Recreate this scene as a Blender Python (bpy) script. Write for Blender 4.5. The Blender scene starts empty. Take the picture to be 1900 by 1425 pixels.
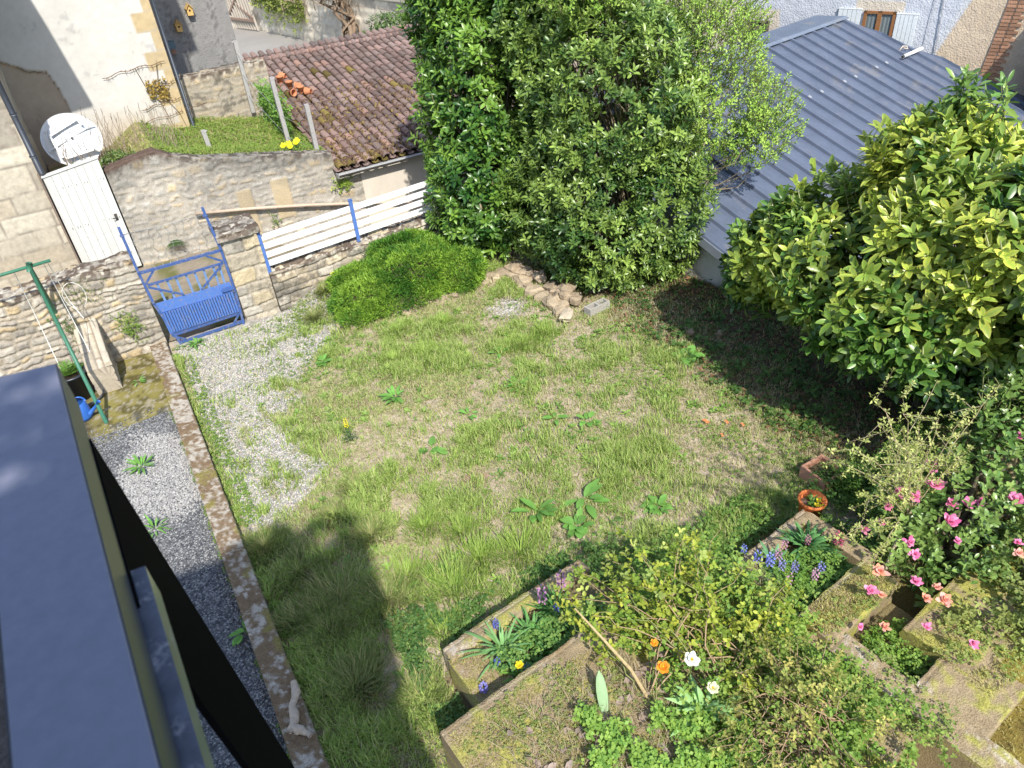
import bpy, math, random
import numpy as np
from mathutils import Matrix, Vector

# ------------------------------------------------------------------ camera, light, exposure
scene = bpy.context.scene
CAMH = 6.0
TH = math.atan(1350/1846.); RO = math.atan2(170, 1838); HD = math.radians(27.5)
r0 = Vector((math.cos(HD), -math.sin(HD), 0)); fw = Vector((math.sin(HD), math.cos(HD), 0)); zz = Vector((0, 0, 1))
u0 = math.sin(TH)*fw+math.cos(TH)*zz; fwd = math.cos(TH)*fw-math.sin(TH)*zz
cr = math.cos(RO)*r0-math.sin(RO)*u0; cu = math.sin(RO)*r0+math.cos(RO)*u0
cd = bpy.data.cameras.new('camera'); cam = bpy.data.objects.new('camera', cd); scene.collection.objects.link(cam)
m = Matrix.Identity(4)
for i in range(3):
    m[i][0] = cr[i]; m[i][1] = cu[i]; m[i][2] = -fwd[i]
m[2][3] = CAMH
cam.matrix_world = m
cd.sensor_width = 36; cd.lens = 1350/1900*36; cd.clip_start = 0.02; cd.clip_end = 500
cd.dof.use_dof = True; cd.dof.focus_distance = 9.0; cd.dof.aperture_fstop = 9.0
scene.camera = cam
SUN_EL = math.radians(47); SAZ = (0.2, 1.0)      # direction in which shadows fall
w = bpy.data.worlds.new('World'); scene.world = w; w.use_nodes = True
nt = w.node_tree; sky = nt.nodes.new('ShaderNodeTexSky'); sky.sky_type = 'NISHITA'; sky.sun_disc = False
sky.sun_elevation = SUN_EL; sky.sun_rotation = math.atan2(-SAZ[0], -SAZ[1])
bg = nt.nodes['Background']; bg.inputs[1].default_value = 0.15
nt.links.new(sky.outputs[0], bg.inputs[0])
sl = bpy.data.lights.new('sun', 'SUN'); sl.energy = 3.6; sl.angle = math.radians(0.8); sl.color = (1, .955, .87)
sun = bpy.data.objects.new('sun', sl); scene.collection.objects.link(sun)
sd = Vector((SAZ[0], SAZ[1], 0)).normalized()*math.cos(SUN_EL)+Vector((0, 0, -math.sin(SUN_EL)))
sun.rotation_euler = sd.to_track_quat('-Z', 'Y').to_euler(); sun.location = (0, 0, 20)
scene.view_settings.view_transform = 'Standard'; scene.view_settings.look = 'None'
scene.view_settings.exposure = 0.86; scene.view_settings.gamma = 1
scene.cycles.max_bounces = 6; scene.cycles.transparent_max_bounces = 4

rng = np.random.default_rng(7); random.seed(7)
A = np.array

# ------------------------------------------------------------------ noise
def _h(i, j, k, s):
    n = (i*374761393+j*668265263+k*1274126177+s*974634777) & 0xffffffff
    n = ((n ^ (n >> 13))*1274126177) & 0xffffffff
    n = ((n ^ (n >> 16))*2246822519) & 0xffffffff
    return ((n ^ (n >> 15)) & 0xffff)/65535.
def vn(P, sc=1., seed=0):
    P = np.asarray(P, float)*sc
    if P.shape[-1] == 2: P = np.concatenate([P, np.zeros(P.shape[:-1]+(1,))], -1)
    I = np.floor(P).astype(np.int64); F = P-I; F = F*F*(3-2*F)
    o = 0
    for a in (0, 1):
        for b in (0, 1):
            for c in (0, 1):
                wt = (F[..., 0] if a else 1-F[..., 0])*(F[..., 1] if b else 1-F[..., 1])*(F[..., 2] if c else 1-F[..., 2])
                o = o+wt*_h(I[..., 0]+a, I[..., 1]+b, I[..., 2]+c, seed)
    return o
def fbm(P, sc=1., seed=0, o=3):
    t = 0; a = .5; n = 0
    for i in range(o):
        t = t+a*vn(P, sc*2**i, seed+i); n += a; a *= .5
    return t/n
def ss(a, b, x): t = np.clip((x-a)/(b-a), 0, 1); return t*t*(3-2*t)
def mix(a, b, t): t = np.asarray(t)[..., None]; return A(a)*(1-t)+A(b)*t

# ------------------------------------------------------------------ mesh building
class MB:
    def __init__(s): s.v = []; s.f = {3: [], 4: []}; s.s = {3: [], 4: []}; s.c = []; s.n = 0
    def add(s, V, F, col=(.5, .5, .5), sm=True):
        V = np.asarray(V, float).reshape(-1, 3)
        C = np.asarray(col, float)
        if C.ndim == 1: C = np.tile(C, (len(V), 1))
        s.v.append(V); s.c.append(C)
        for f in (F if isinstance(F, list) else [F]):
            f = np.asarray(f, np.int64)
            if f.size: s.f[f.shape[1]].append(f+s.n); s.s[f.shape[1]].append(np.full(len(f), sm))
        s.n += len(V)
        return s
    def box(s, a, b, col=(.5, .5, .5)):
        x0, y0, z0 = a; x1, y1, z1 = b
        return s.hexa([(x0, y0, z0), (x1, y0, z0), (x1, y1, z0), (x0, y1, z0), (x0, y0, z1), (x1, y0, z1), (x1, y1, z1), (x0, y1, z1)], col)
    def hexa(s, P, col=(.5, .5, .5)):
        return s.add(P, [A([(0, 3, 2, 1), (4, 5, 6, 7), (0, 1, 5, 4), (1, 2, 6, 5), (2, 3, 7, 6), (3, 0, 4, 7)])], col, False)
    def bar(s, p, q, wx, wy, side=(1, 0, 0), col=(.5, .5, .5)):
        p = A(p, float); q = A(q, float); d = q-p; d /= np.linalg.norm(d)
        a = A(side, float); a = a-d*(a@d); a /= np.linalg.norm(a); b = np.cross(d, a)
        a = a*wx/2; b = b*wy/2
        return s.hexa([p-a-b, p+a-b, p+a+b, p-a+b, q-a-b, q+a-b, q+a+b, q-a+b], col)
    def tube(s, P, R, k=6, col=(.5, .5, .5), cap=True):
        P = A(P, float); n = len(P); R = np.broadcast_to(R, (n,))
        T = np.gradient(P, axis=0); T /= np.linalg.norm(T, axis=1)[:, None]+1e-9
        up = A((0, 0, 1.)) if abs(T[0, 2]) < .9 else A((1., 0, 0))
        a = np.cross(T, up); a /= np.linalg.norm(a, axis=1)[:, None]+1e-9; b = np.cross(T, a)
        ph = np.arange(k)*2*np.pi/k
        V = P[:, None]+R[:, None, None]*(a[:, None]*np.cos(ph)[None, :, None]+b[:, None]*np.sin(ph)[None, :, None])
        V = V.reshape(-1, 3); i = np.arange(n-1)[:, None]*k; j = np.arange(k)[None]; j2 = (j+1) % k
        F = np.stack([i+j, i+j2, i+k+j2, i+k+j], -1).reshape(-1, 4)
        if np.asarray(col).ndim == 2: col = np.repeat(col, k, 0)
        if cap and np.asarray(col).ndim == 1:
            V = np.concatenate([V, P[:1], P[-1:]]); c0 = n*k
            T1 = np.stack([np.full(k, c0), np.arange(k), (np.arange(k)+1) % k], -1)
            T2 = np.stack([np.full(k, c0+1), (n-1)*k+(np.arange(k)+1) % k, (n-1)*k+np.arange(k)], -1)
            return s.add(V, [F, T1, T2], col)
        return s.add(V, [F], col)
    def grid(s, V, col, sm=True):       # V (n,m,3)
        n, m_ = V.shape[:2]; i = np.arange(n-1)[:, None]*m_; j = np.arange(m_-1)[None]
        F = np.stack([i+j, i+j+1, i+m_+j+1, i+m_+j], -1).reshape(-1, 4)
        C = np.asarray(col, float)
        if C.ndim == 3: C = C.reshape(-1, 3)
        return s.add(V.reshape(-1, 3), [F], C, sm)
    def lathe(s, c, prof, k=20, col=(.5, .5, .5)):   # prof [(r,z)]
        ph = np.arange(k)*2*np.pi/k; n = len(prof)
        V = A([[(c[0]+r*math.cos(t), c[1]+r*math.sin(t), c[2]+z) for t in ph] for r, z in prof]).reshape(-1, 3)
        i = np.arange(n-1)[:, None]*k; j = np.arange(k)[None]; j2 = (j+1) % k
        return s.add(V, [np.stack([i+j, i+j2, i+k+j2, i+k+j], -1).reshape(-1, 4)], col)
def link(o, parent=None):
    scene.collection.objects.link(o)
    if parent is not None: o.parent = parent
    return o
def build(name, mb, mat, parent=None, label=None, cat=None, group=None, kind=None, org=None, smooth=False):
    V = np.concatenate(mb.v); C = np.concatenate(mb.c)
    if parent is not None: base = A(parent['_o'])
    elif org is not None: base = A(org, float)
    else: base = A((0., 0., 0.)) if kind in ('structure', 'stuff') else A(((V[:, 0].min()+V[:, 0].max())/2, (V[:, 1].min()+V[:, 1].max())/2, V[:, 2].min()))
    V = V-base
    me = bpy.data.meshes.new(name)
    T = np.concatenate(mb.f[3]) if mb.f[3] else np.zeros((0, 3), np.int64)
    Q = np.concatenate(mb.f[4]) if mb.f[4] else np.zeros((0, 4), np.int64)
    me.vertices.add(len(V)); me.vertices.foreach_set('co', V.astype(np.float32).ravel())
    L = np.concatenate([T.ravel(), Q.ravel()]).astype(np.int32)
    me.loops.add(len(L)); me.loops.foreach_set('vertex_index', L)
    me.polygons.add(len(T)+len(Q))
    st = np.concatenate([np.arange(len(T))*3, len(T)*3+np.arange(len(Q))*4]).astype(np.int32)
    me.polygons.foreach_set('loop_start', st)
    try: me.polygons.foreach_set('loop_total', A([3]*len(T)+[4]*len(Q), np.int32))
    except Exception: pass
    me.update(calc_edges=True)
    me.polygons.foreach_set('use_smooth', np.concatenate([np.zeros(0, bool)]+mb.s[3]+mb.s[4]))
    ca = me.color_attributes.new('Col', 'FLOAT_COLOR', 'POINT')
    ca.data.foreach_set('color', np.concatenate([np.clip(C, 0, 1), np.ones((len(C), 1))], 1).astype(np.float32).ravel())
    me.materials.append(mat)
    o = bpy.data.objects.new(name, me); link(o, parent)
    if parent is None: o.location = base
    if org is not None and parent is None: o['_o'] = [float(x) for x in base]
    if parent is None: o['_o'] = [float(x) for x in base]
    else: o['_o'] = [float(x) for x in A(parent['_o'])]
    if label: o['label'] = label
    if cat: o['category'] = cat
    if group: o['group'] = group
    if kind: o['kind'] = kind
    return o
def thing(name, loc, label, cat, group=None):
    o = bpy.data.objects.new(name, None); o.empty_display_size = .2; scene.collection.objects.link(o)
    o.location = loc; o['_o'] = [float(x) for x in loc]; o['label'] = label; o['category'] = cat
    if group: o['group'] = group
    return o

# ------------------------------------------------------------------ materials (base colour from the mesh, fine procedural variation)
def vmat(name, rough=.8, spec=.3, nsc=30., namt=.25, bump=.3, bdist=.01, metal=0., trans=0., bsc=None, mott=None, col=None, coat=0.):
    M = bpy.data.materials.new(name); M.use_nodes = True; t = M.node_tree; N = t.nodes; Lk = t.links
    p = N['Principled BSDF']; p.inputs['Roughness'].default_value = rough; p.inputs['Metallic'].default_value = metal
    p.inputs['Specular IOR Level'].default_value = spec
    if coat: p.inputs['Coat Weight'].default_value = coat; p.inputs['Coat Roughness'].default_value = .08
    if col is None:
        at = N.new('ShaderNodeAttribute'); at.attribute_name = 'Col'; src = at.outputs['Color']
    else:
        rg = N.new('ShaderNodeRGB'); rg.outputs[0].default_value = (*col, 1); src = rg.outputs[0]
    tc = N.new('ShaderNodeTexCoord')
    if namt:
        no = N.new('ShaderNodeTexNoise'); no.inputs['Scale'].default_value = nsc; no.inputs['Detail'].default_value = 6
        no.inputs['Roughness'].default_value = .65
        Lk.new(tc.outputs['Object'], no.inputs['Vector'])
        mr = N.new('ShaderNodeMapRange'); mr.inputs[1].default_value = .28; mr.inputs[2].default_value = .72
        mr.inputs[3].default_value = 1-namt; mr.inputs[4].default_value = 1+namt
        Lk.new(no.outputs[0], mr.inputs[0])
        vm = N.new('ShaderNodeVectorMath'); vm.operation = 'SCALE'; Lk.new(src, vm.inputs[0]); Lk.new(mr.outputs[0], vm.inputs['Scale'])
        src = vm.outputs[0]
    if mott:                       # (scale, threshold, colour, amount): patches of another colour
        n2 = N.new('ShaderNodeTexNoise'); n2.inputs['Scale'].default_value = mott[0]; n2.inputs['Detail'].default_value = 7; n2.inputs['Roughness'].default_value = .7
        Lk.new(tc.outputs['Object'], n2.inputs['Vector'])
        m2 = N.new('ShaderNodeMapRange'); m2.inputs[1].default_value = mott[1]-.04; m2.inputs[2].default_value = mott[1]+.05; m2.inputs[4].default_value = mott[3]
        Lk.new(n2.outputs[0], m2.inputs[0])
        mx = N.new('ShaderNodeMix'); mx.data_type = 'RGBA'; Lk.new(m2.outputs[0], mx.inputs[0]); Lk.new(src, mx.inputs[6]); mx.inputs[7].default_value = (*mott[2], 1)
        src = mx.outputs[2]
    Lk.new(src, p.inputs['Base Color'])
    if bump:
        nb = N.new('ShaderNodeTexNoise'); nb.inputs['Scale'].default_value = bsc or nsc*1.5; nb.inputs['Detail'].default_value = 5
        Lk.new(tc.outputs['Object'], nb.inputs['Vector'])
        b = N.new('ShaderNodeBump'); b.inputs['Strength'].default_value = bump; b.inputs['Distance'].default_value = bdist
        Lk.new(nb.outputs[0], b.inputs['Height']); Lk.new(b.outputs[0], p.inputs['Normal'])
    if trans:
        tr = N.new('ShaderNodeBsdfTranslucent'); Lk.new(src, tr.inputs[0]); ms = N.new('ShaderNodeMixShader'); ms.inputs[0].default_value = trans
        Lk.new(p.outputs[0], ms.inputs[1]); Lk.new(tr.outputs[0], ms.inputs[2]); Lk.new(ms.outputs[0], N['Material Output'].inputs[0])
    return M
M_stone = vmat('limestone_rubble', .9, .2, 45, .28, .8, .012)
M_ashlar = vmat('dressed_limestone', .9, .2, 18, .14, .5, .006)
M_plaster = vmat('lime_render', .9, .2, 6, .06, .35, .006, bsc=60)
M_rough = vmat('rough_cast_render', .9, .2, 30, .08, 1., .02, bsc=26)
M_conc = vmat('mossy_concrete', .92, .2, 60, .35, 1., .012)
M_soil = vmat('garden_earth', .95, .1, 55, .3, .8, .015, bsc=70)
M_leafg = vmat('glossy_leaf', .34, .5, 12, .1, 0, trans=.22)
M_leaf = vmat('soft_leaf', .55, .3, 12, .1, 0, trans=.3)
M_petal = vmat('petal', .6, .3, 12, .06, 0, trans=.3)
M_grass = vmat('grass_blade', .55, .3, 9, .1, 0, trans=.35)
M_bark = vmat('bark', .9, .2, 40, .3, .7, .01)
M_wood = vmat('weathered_wood', .85, .2, 25, .2, .4, .005)
M_paint = vmat('painted_wood', .5, .4, 14, .07, .25, .004, mott=(26, .60, (.30, .27, .22), .55))
M_blue = vmat('blue_paint', .45, .4, 20, .12, .2, .003, mott=(24, .585, (.20, .19, .20), .8))
M_green = vmat('green_paint', .45, .4, 20, .12, .2, .003, mott=(35, .7, (.35, .3, .24), .7))
M_metalroof = vmat('coated_steel', .42, .5, 2.2, .16, .10, .002, metal=.25, mott=(1.6, .60, (.27, .25, .22), .40))
M_tile = vmat('clay_roof_tile', .9, .2, 35, .25, .6, .008)
M_terra = vmat('terracotta', .8, .25, 18, .14, .3, .004)
M_zinc = vmat('zinc', .5, .5, 10, .1, .1, .002, metal=.4)
M_white = vmat('white_enamel', .45, .45, 7, .06, .1, .002, mott=(14, .7, (.42, .38, .33), .5))
M_plastic = vmat('plastic', .35, .5, 8, .05, 0)
M_black = vmat('black_gloss_metal', .22, .6, 60, .06, .06, .0008, coat=.5)
M_glass = vmat('window_glass', .08, .6, 5, .05, 0)
M_peb = vmat('pebble', .85, .3, 60, .15, 0)

# ------------------------------------------------------------------ foliage helpers
LH = A([(0, 0), (.28, -.40), (.28, 0), (.28, .40), (.6, -.5), (.6, 0), (.6, .5), (.86, -.3), (.86, 0), (.86, .3), (1, 0)])
LHq = A([(1, 4, 5, 2), (2, 5, 6, 3), (4, 7, 8, 5), (5, 8, 9, 6)]); LHt = A([(0, 1, 2), (0, 2, 3), (7, 10, 8), (8, 10, 9)])
LL = A([(0, 0), (.55, -.5), (1, 0), (.55, .5)]); LLt = A([(0, 1, 2), (0, 2, 3)])
def nrm(v): return v/(np.linalg.norm(v, axis=-1, keepdims=True)+1e-9)
def leaves(mb, P, D, Nn, L, W, C, Ce=None, fold=.25, curl=.15, hi=True):
    n = len(P); P = A(P, float); D = nrm(A(D, float)); Nn = A(Nn, float); Nn = nrm(Nn-D*np.sum(Nn*D, 1)[:, None]); S = np.cross(D, Nn)
    L = np.broadcast_to(L, (n,)); W = np.broadcast_to(W, (n,)); cu_ = np.broadcast_to(curl, (n,))
    T = LH if hi else LL
    u = T[:, 0]; v = T[:, 1]
    h = (fold*np.abs(v))[None]*W[:, None]-(cu_[:, None]*(u**2)[None])*L[:, None]
    V = P[:, None]+D[:, None]*(u[None, :, None]*L[:, None, None])+S[:, None]*(v[None, :, None]*W[:, None, None])+Nn[:, None]*h[..., None]
    k = len(T); off = (np.arange(n)*k)[:, None, None]
    C = np.broadcast_to(A(C, float), (n, 3)); CC = np.repeat(C[:, None], k, 1).copy()
    if Ce is not None:
        e = np.abs(v) > .25; CC[:, e] = np.broadcast_to(A(Ce, float), (n, 3))[:, None]
        if hi: CC[:, 10] = np.broadcast_to(A(Ce, float), (n, 3))
    F = [(LHq[None]+off).reshape(-1, 4), (LHt[None]+off).reshape(-1, 3)] if hi else [(LLt[None]+off).reshape(-1, 3)]
    mb.add(V.reshape(-1, 3), F, CC.reshape(-1, 3))
def rsph(n): return nrm(rng.normal(size=(n, 3)))
def crown_pts(E, n, shell=.7, zmin=.05, cut=.8, hole=.31):
    """points in the outer shell of a union of ellipsoids E=[(cx,cy,cz,rx,ry,rz)], with outward normals"""
    E = A(E, float); ar = (E[:, 3]*E[:, 4]+E[:, 4]*E[:, 5]+E[:, 3]*E[:, 5]); Ps = []; Ns = []
    tot = 0
    while tot < n:
        k = rng.choice(len(E), n, p=ar/ar.sum()); d = rsph(n); rr = (shell+(1.04-shell)*rng.random(n)**.6)
        rr *= .86+.30*vn(d*1.0+k[:, None]*7., 3.2, 3)
        P = E[k, :3]+d*E[k, 3:]*rr[:, None]; ok = (P[:, 2] > zmin)&(vn(P, 3.0, 91) > hole)
        for j in range(len(E)):
            q = np.linalg.norm((P-E[j, :3])/E[j, 3:], axis=1); ok &= (q > cut) | (k == j)
        Nn = nrm(d/E[k, 3:]); Ps.append(P[ok]); Ns.append(Nn[ok]); tot += ok.sum()
    return np.concatenate(Ps)[:n], np.concatenate(Ns)[:n]
def rosettes(mb, P, Nn, up, jit, k, L, W, C, Ce=None, sp=.014, tilt=(35, 78), mb_twig=None, hi=True, fold=.3, curl=.2, cvar=.18, twc=(.16, .17, .07)):
    n = len(P); ax = nrm(Nn+A((0, 0, up))+rng.normal(size=(n, 3))*jit)
    t = nrm(np.cross(ax, A((.31, .2, .93)))); b = np.cross(ax, t); ph0 = rng.random(n)*6.28
    cl = 1+cvar*(rng.random((n, 1))*2-1)
    for i in range(k):
        ph = ph0+i*2.4+rng.normal(size=n)*.2; th = np.radians(tilt[0]+(tilt[1]-tilt[0])*i/max(k-1, 1)+rng.normal(size=n)*8)
        ra = t*np.cos(ph)[:, None]+b*np.sin(ph)[:, None]
        D = ax*np.cos(th)[:, None]+ra*np.sin(th)[:, None]; N2 = ax*np.sin(th)[:, None]-ra*np.cos(th)[:, None]
        s_ = (.75+.45*rng.random(n))*(.72+.28*min(1, (i+1)/3))
        kk = cl*(1+cvar*.6*(rng.random((n, 1))*2-1))
        Cn = A(C)*kk; Cen = None if Ce is None else A(Ce)*kk
        leaves(mb, P-ax*(i*sp), D, N2, L*s_, W*s_, Cn, Cen, fold, curl+.1*rng.normal(size=n), hi)
    if mb_twig is not None:
        for i in range(n):
            mb_twig.tube([P[i]-ax[i]*(k*sp+L*1.3), P[i]-ax[i]*(k*sp*.5), P[i]], [.006, .005, .003], 4, twc, False)
def limb(mb, a, b, r0_, r1, seg=6, wob=.08, k=7, col=(.12, .1, .07)):
    a = A(a, float); b = A(b, float); t = np.linspace(0, 1, seg+1)[:, None]
    L = np.linalg.norm(b-a); P = a+(b-a)*t; P[:, 2] += np.sin(t[:, 0]*np.pi)*L*.08
    P[1:-1] += rng.normal(size=(seg-1, 3))*wob*L/seg*1.5
    mb.tube(P, np.linspace(r0_, r1, seg+1), k, col, True); return P

# ------------------------------------------------------------------ wall helper: a closed section (front, top, back) swept along the wall, with real relief
def wallgrid(mb, p0, p1, thick, zb, zt, fn, res=.03, rest=.05, back=True):
    p0 = A(p0, float); p1 = A(p1, float); d = p1-p0; L = np.linalg.norm(d); d = d/L
    nf = A((d[1], -d[0]))          # front normal (right-hand side of the walking direction)
    nu = max(2, int(L/res)); U = np.linspace(0, L, nu)
    Z = zt(U) if callable(zt) else np.full(nu, float(zt)); B = zb(U) if callable(zb) else np.full(nu, float(zb))
    nz = max(2, int((Z-B).max()/res)); V = np.linspace(0, 1, nz); ntp = max(2, int(thick/rest)+1)
    def put(u, off, z, n3, key):
        dsp, col = fn(u, z, off, key)
        X = p0[0]+d[0]*u-nf[0]*off; Y = p0[1]+d[1]*u-nf[1]*off
        P = np.stack([X, Y, z], -1)+n3*dsp[..., None]
        return P, col
    UU, VV = np.meshgrid(U, V); zf = B[None]+(Z-B)[None]*VV
    f3 = A((nf[0], nf[1], 0.)); parts = []; cols = []
    P, c = put(UU, np.zeros_like(UU), zf, f3, 'f'); parts.append(P); cols.append(c)
    TT = np.linspace(0, 1, ntp+1)[1:]; UU2, T2 = np.meshgrid(U, TT*thick)
    P, c = put(UU2, T2, np.broadcast_to(Z, UU2.shape).copy(), A((0, 0, 1.)), 't'); parts.append(P); cols.append(c)
    if back:
        VB = np.linspace(1, 0, max(2, nz//3))[1:]; UU3, V3 = np.meshgrid(U, VB)
        P, c = put(UU3, np.full_like(UU3, thick), B[None]+(Z-B)[None]*V3, -f3, 'b'); parts.append(P); cols.append(c)
    G_ = np.concatenate(parts); Cc = np.concatenate(cols)
    mb.grid(G_, Cc)
    for e in (0, -1):              # ends
        col = G_[:, e]; n = len(col); cen = col.mean(0)
        Vv = np.concatenate([col, cen[None]]); i = np.arange(n); T = np.stack([np.full(n, n), i, (i+1) % n], -1)
        if e == 0: T = T[:, ::-1]
        mb.add(Vv, [T], np.concatenate([Cc[:, e], Cc[:, e].mean(0)[None]]), False)
def rubble(sw=.26, sh=.13, depth=.02, gap=.014, pal=None, mortar=(.34, .3, .24), seed=1, lich=.5, warp=.03, topdark=None, ztop=None, lcol=(.1, .09, .075), mossy=0.):
    pal = A(pal if pal is not None else [(.42, .35, .25), (.36, .31, .24), (.46, .37, .22), (.30, .27, .22), (.40, .36, .30), (.5, .42, .3)])
    g = np.random.default_rng(seed); rows = [-4.]
    while rows[-1] < 12: rows.append(rows[-1]+sh*(.6+.9*g.random()))
    rows = A(rows); nr = len(rows); wd = sw*(.7+.8*g.random(nr)); ofs = g.random(nr)*10
    def fn(u, z, off, key):
        if key == 't': zc = off+8.0
        elif key == 'b': zc = -z+3.
        else: zc = z
        q = np.stack([u, zc, off*0], -1)
        uw = u+warp*1.4*(fbm(q, 5, seed)-.5)*2; zw = zc+warp*(fbm(q, 4, seed+9)-.5)*2+.04*(vn(q, 1.3, seed+5)-.5)*2
        r_ = np.clip(np.searchsorted(rows, zw)-1, 0, nr-2); dz = np.minimum(zw-rows[r_], rows[r_+1]-zw)
        x = (uw+ofs[r_])/wd[r_]; ci = np.floor(x)
        jl = (_h(ci.astype(np.int64), r_, 0*r_, seed)-.5)*.5; jr = (_h(ci.astype(np.int64)+1, r_, 0*r_, seed)-.5)*.5
        fx = x-ci
        left = fx < jl; right = fx > 1+jr
        ci2 = ci-left+right
        lo = ci2+(_h(ci2.astype(np.int64), r_, 0*r_, seed)-.5)*.5; hi_ = ci2+1+(_h(ci2.astype(np.int64)+1, r_, 0*r_, seed)-.5)*.5
        dx = np.minimum(x-lo, hi_-x)*wd[r_]
        e = np.minimum(dz, dx); s_ = ss(gap*.35, gap*1.6, e)
        sid = _h(ci2.astype(np.int64), r_, 1+0*r_, seed); sid2 = _h(ci2.astype(np.int64), r_, 2+0*r_, seed)
        col = pal[np.minimum((sid*len(pal)).astype(int), len(pal)-1)]*(.82+.36*sid2)[..., None]
        col = mix(A(mortar), col, s_)
        n1 = fbm(q, 3.1, seed+20); n2 = fbm(q, 17, seed+30)
        col = mix(col, lcol, ss(.62-.12*lich, .72-.08*lich, .55*n1+.45*n2)*.75*min(1, lich*1.5))
        col = col*(.8+.4*n2)[..., None]
        if mossy: col = mix(col, (.2, .2, .05), ss(.55, .7, fbm(q, 6, seed+44))*mossy)
        if topdark is not None:
            zt_ = topdark(u) if key == 'f' else z
            near = ss(.22, 0., zt_-z) if key == 'f' else np.ones_like(z)
            k1 = ss(.38, .56, fbm(q, 9, seed+50))
            col = mix(col, mix(A((.085, .06, .045))+0*col, (.5, .46, .38), ss(.6, .68, fbm(q, 15, seed+60))), near*k1*.9)
        dsp = depth*(s_*(.6+.5*sid)-.5)+depth*.9*(n2-.5)
        return dsp, col
    return fn
def plain(colf, amp=.004, sc=8, seed=3):
    def fn(u, z, off, key):
        q = np.stack([u, z, off], -1); return amp*(fbm(q, sc, seed)-.5)*2, colf(u, z, off, key)
    return fn
exec_parts = []
# ------------------------------------------------------------------ SETTING: ground
def xb(y):    # right edge of the garden gravel
    return np.interp(y, [6.3, 6.6, 7.1, 8, 8.9, 9.4, 9.8, 10.2, 11.5], [-.6, .35, .8, .95, 1.0, 1.4, 1.85, 2.3, 2.5])
def gz(x, y):
    q = np.stack([x, y], -1)
    z = .05*(fbm(q, .9, 5)-.5)+.03*(fbm(q, 3.5, 6)-.5)
    right = ss(-.1, .3, x)
    z = z*right
    z = z+.34*ss(10.45, 11.25, y+.25*(x-2.6)*ss(4.2, 2.6, x)*0)*ss(1.6, 2.6, x)+.12*ss(9.6, 10.6, y)*ss(2.6, 4.2, x)
    z = z+.10*ss(6.6, 7.6, x)*ss(3.4, 4.6, y)+.35*ss(3.0, 2.3, y)*ss(4.6, 5.2, x)
    return z
def gravel_w(x, y):
    q = np.stack([x, y], -1); n = fbm(q, 1.7, 11); n2 = fbm(q, 6, 12)
    a = ss(.25, -.2, x-xb(y)-(n-.5)*.9)*ss(-.15, .0, x)*ss(6.3, 6.8, y+(n-.5)*.4)
    a = a*(1-.55*ss(.55, .68, n2)*ss(-.9, .3, x-xb(y)+.6))
    b = ss(.55, .1, np.hypot((x-4.8)/1.0, (y-9.15)/.9))
    return np.clip(a+b*.9, 0, 1)
def bare_w(x, y):
    q = np.stack([x, y], -1)
    b = ss(.46, .64, fbm(q, .95, 31)*.55+fbm(q, 3.2, 32)*.45)
    for cx, cy, r_ in ((2.5, 5.8, .7), (3.2, 6.2, .6), (5.1, 4.4, 1.1), (5.2, 5.3, .9), (2.1, 7.2, .8), (4.8, 5.9, .9), (2.4, 5.4, .55), (4.2, 6.6, 1.1), (3.4, 6.0, .9), (5.4, 6.4, .7), (4.6, 7.4, .6)):
        b = np.maximum(b, ss(1.15, .3, np.hypot(x-cx, y-cy)/r_+.5*(fbm(q, 3.5, 33)-.5))*.9)
    return b
xs = np.arange(-4, 9.6, .035); ys = np.arange(-.3, 11.6, .035)
X, Y = np.meshgrid(xs, ys); q = np.stack([X, Y], -1); Zg = gz(X, Y)
n1 = fbm(q, 7, 41); n2 = fbm(q, 25, 42); n3 = fbm(q, 1.3, 43)
col = mix((.22, .165, .105), (.37, .31, .20), ss(.35, .65, n1))             # soil to dry thatch
col = mix(col, (.10, .13, .035), ss(.42, .62, n3*.5+n1*.5)*.6)
bw = bare_w(X, Y); col = mix(col, mix((.50, .42, .33), (.36, .285, .21), n1)*(.8+.4*n2)[..., None], bw)
red = ss(.5, .2, np.hypot((X-2.45)/.5, (Y-5.9)/.35)); col = mix(col, (.27, .14, .09), red*.7)
gw = gravel_w(X, Y); cw = ss(.35, .0, np.abs(X+.08))*ss(11.6, 4, Y)*0
col = mix(col, mix((.25, .235, .21), (.44, .41, .36), ss(.3, .7, n2)), gw)
shade = ss(5.7, 6.5, X+.4*(n3-.5))*ss(9.8, 8.6, Y); col = mix(col, mix((.05, .037, .025), (.10, .07, .045), n2), shade*.9)      # ground painted darker for the deep shade under the shrubs
bed = ss(.9, .5, np.hypot((X-4.4)/3.2, (Y-11.0)/1.0)); col = mix(col, (.12, .09, .055), bed*.7)
mo = ss(1.9, 1.0, X)*ss(3.6, 2.8, Y); col = mix(col, (.10, .09, .04), np.clip(mo, 0, 1)*.5)
low = ss(4.2, 5.0, X)*ss(2.6, 2.0, Y); col = mix(col, mix((.10, .075, .03), (.17, .14, .04), n1), low)
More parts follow.
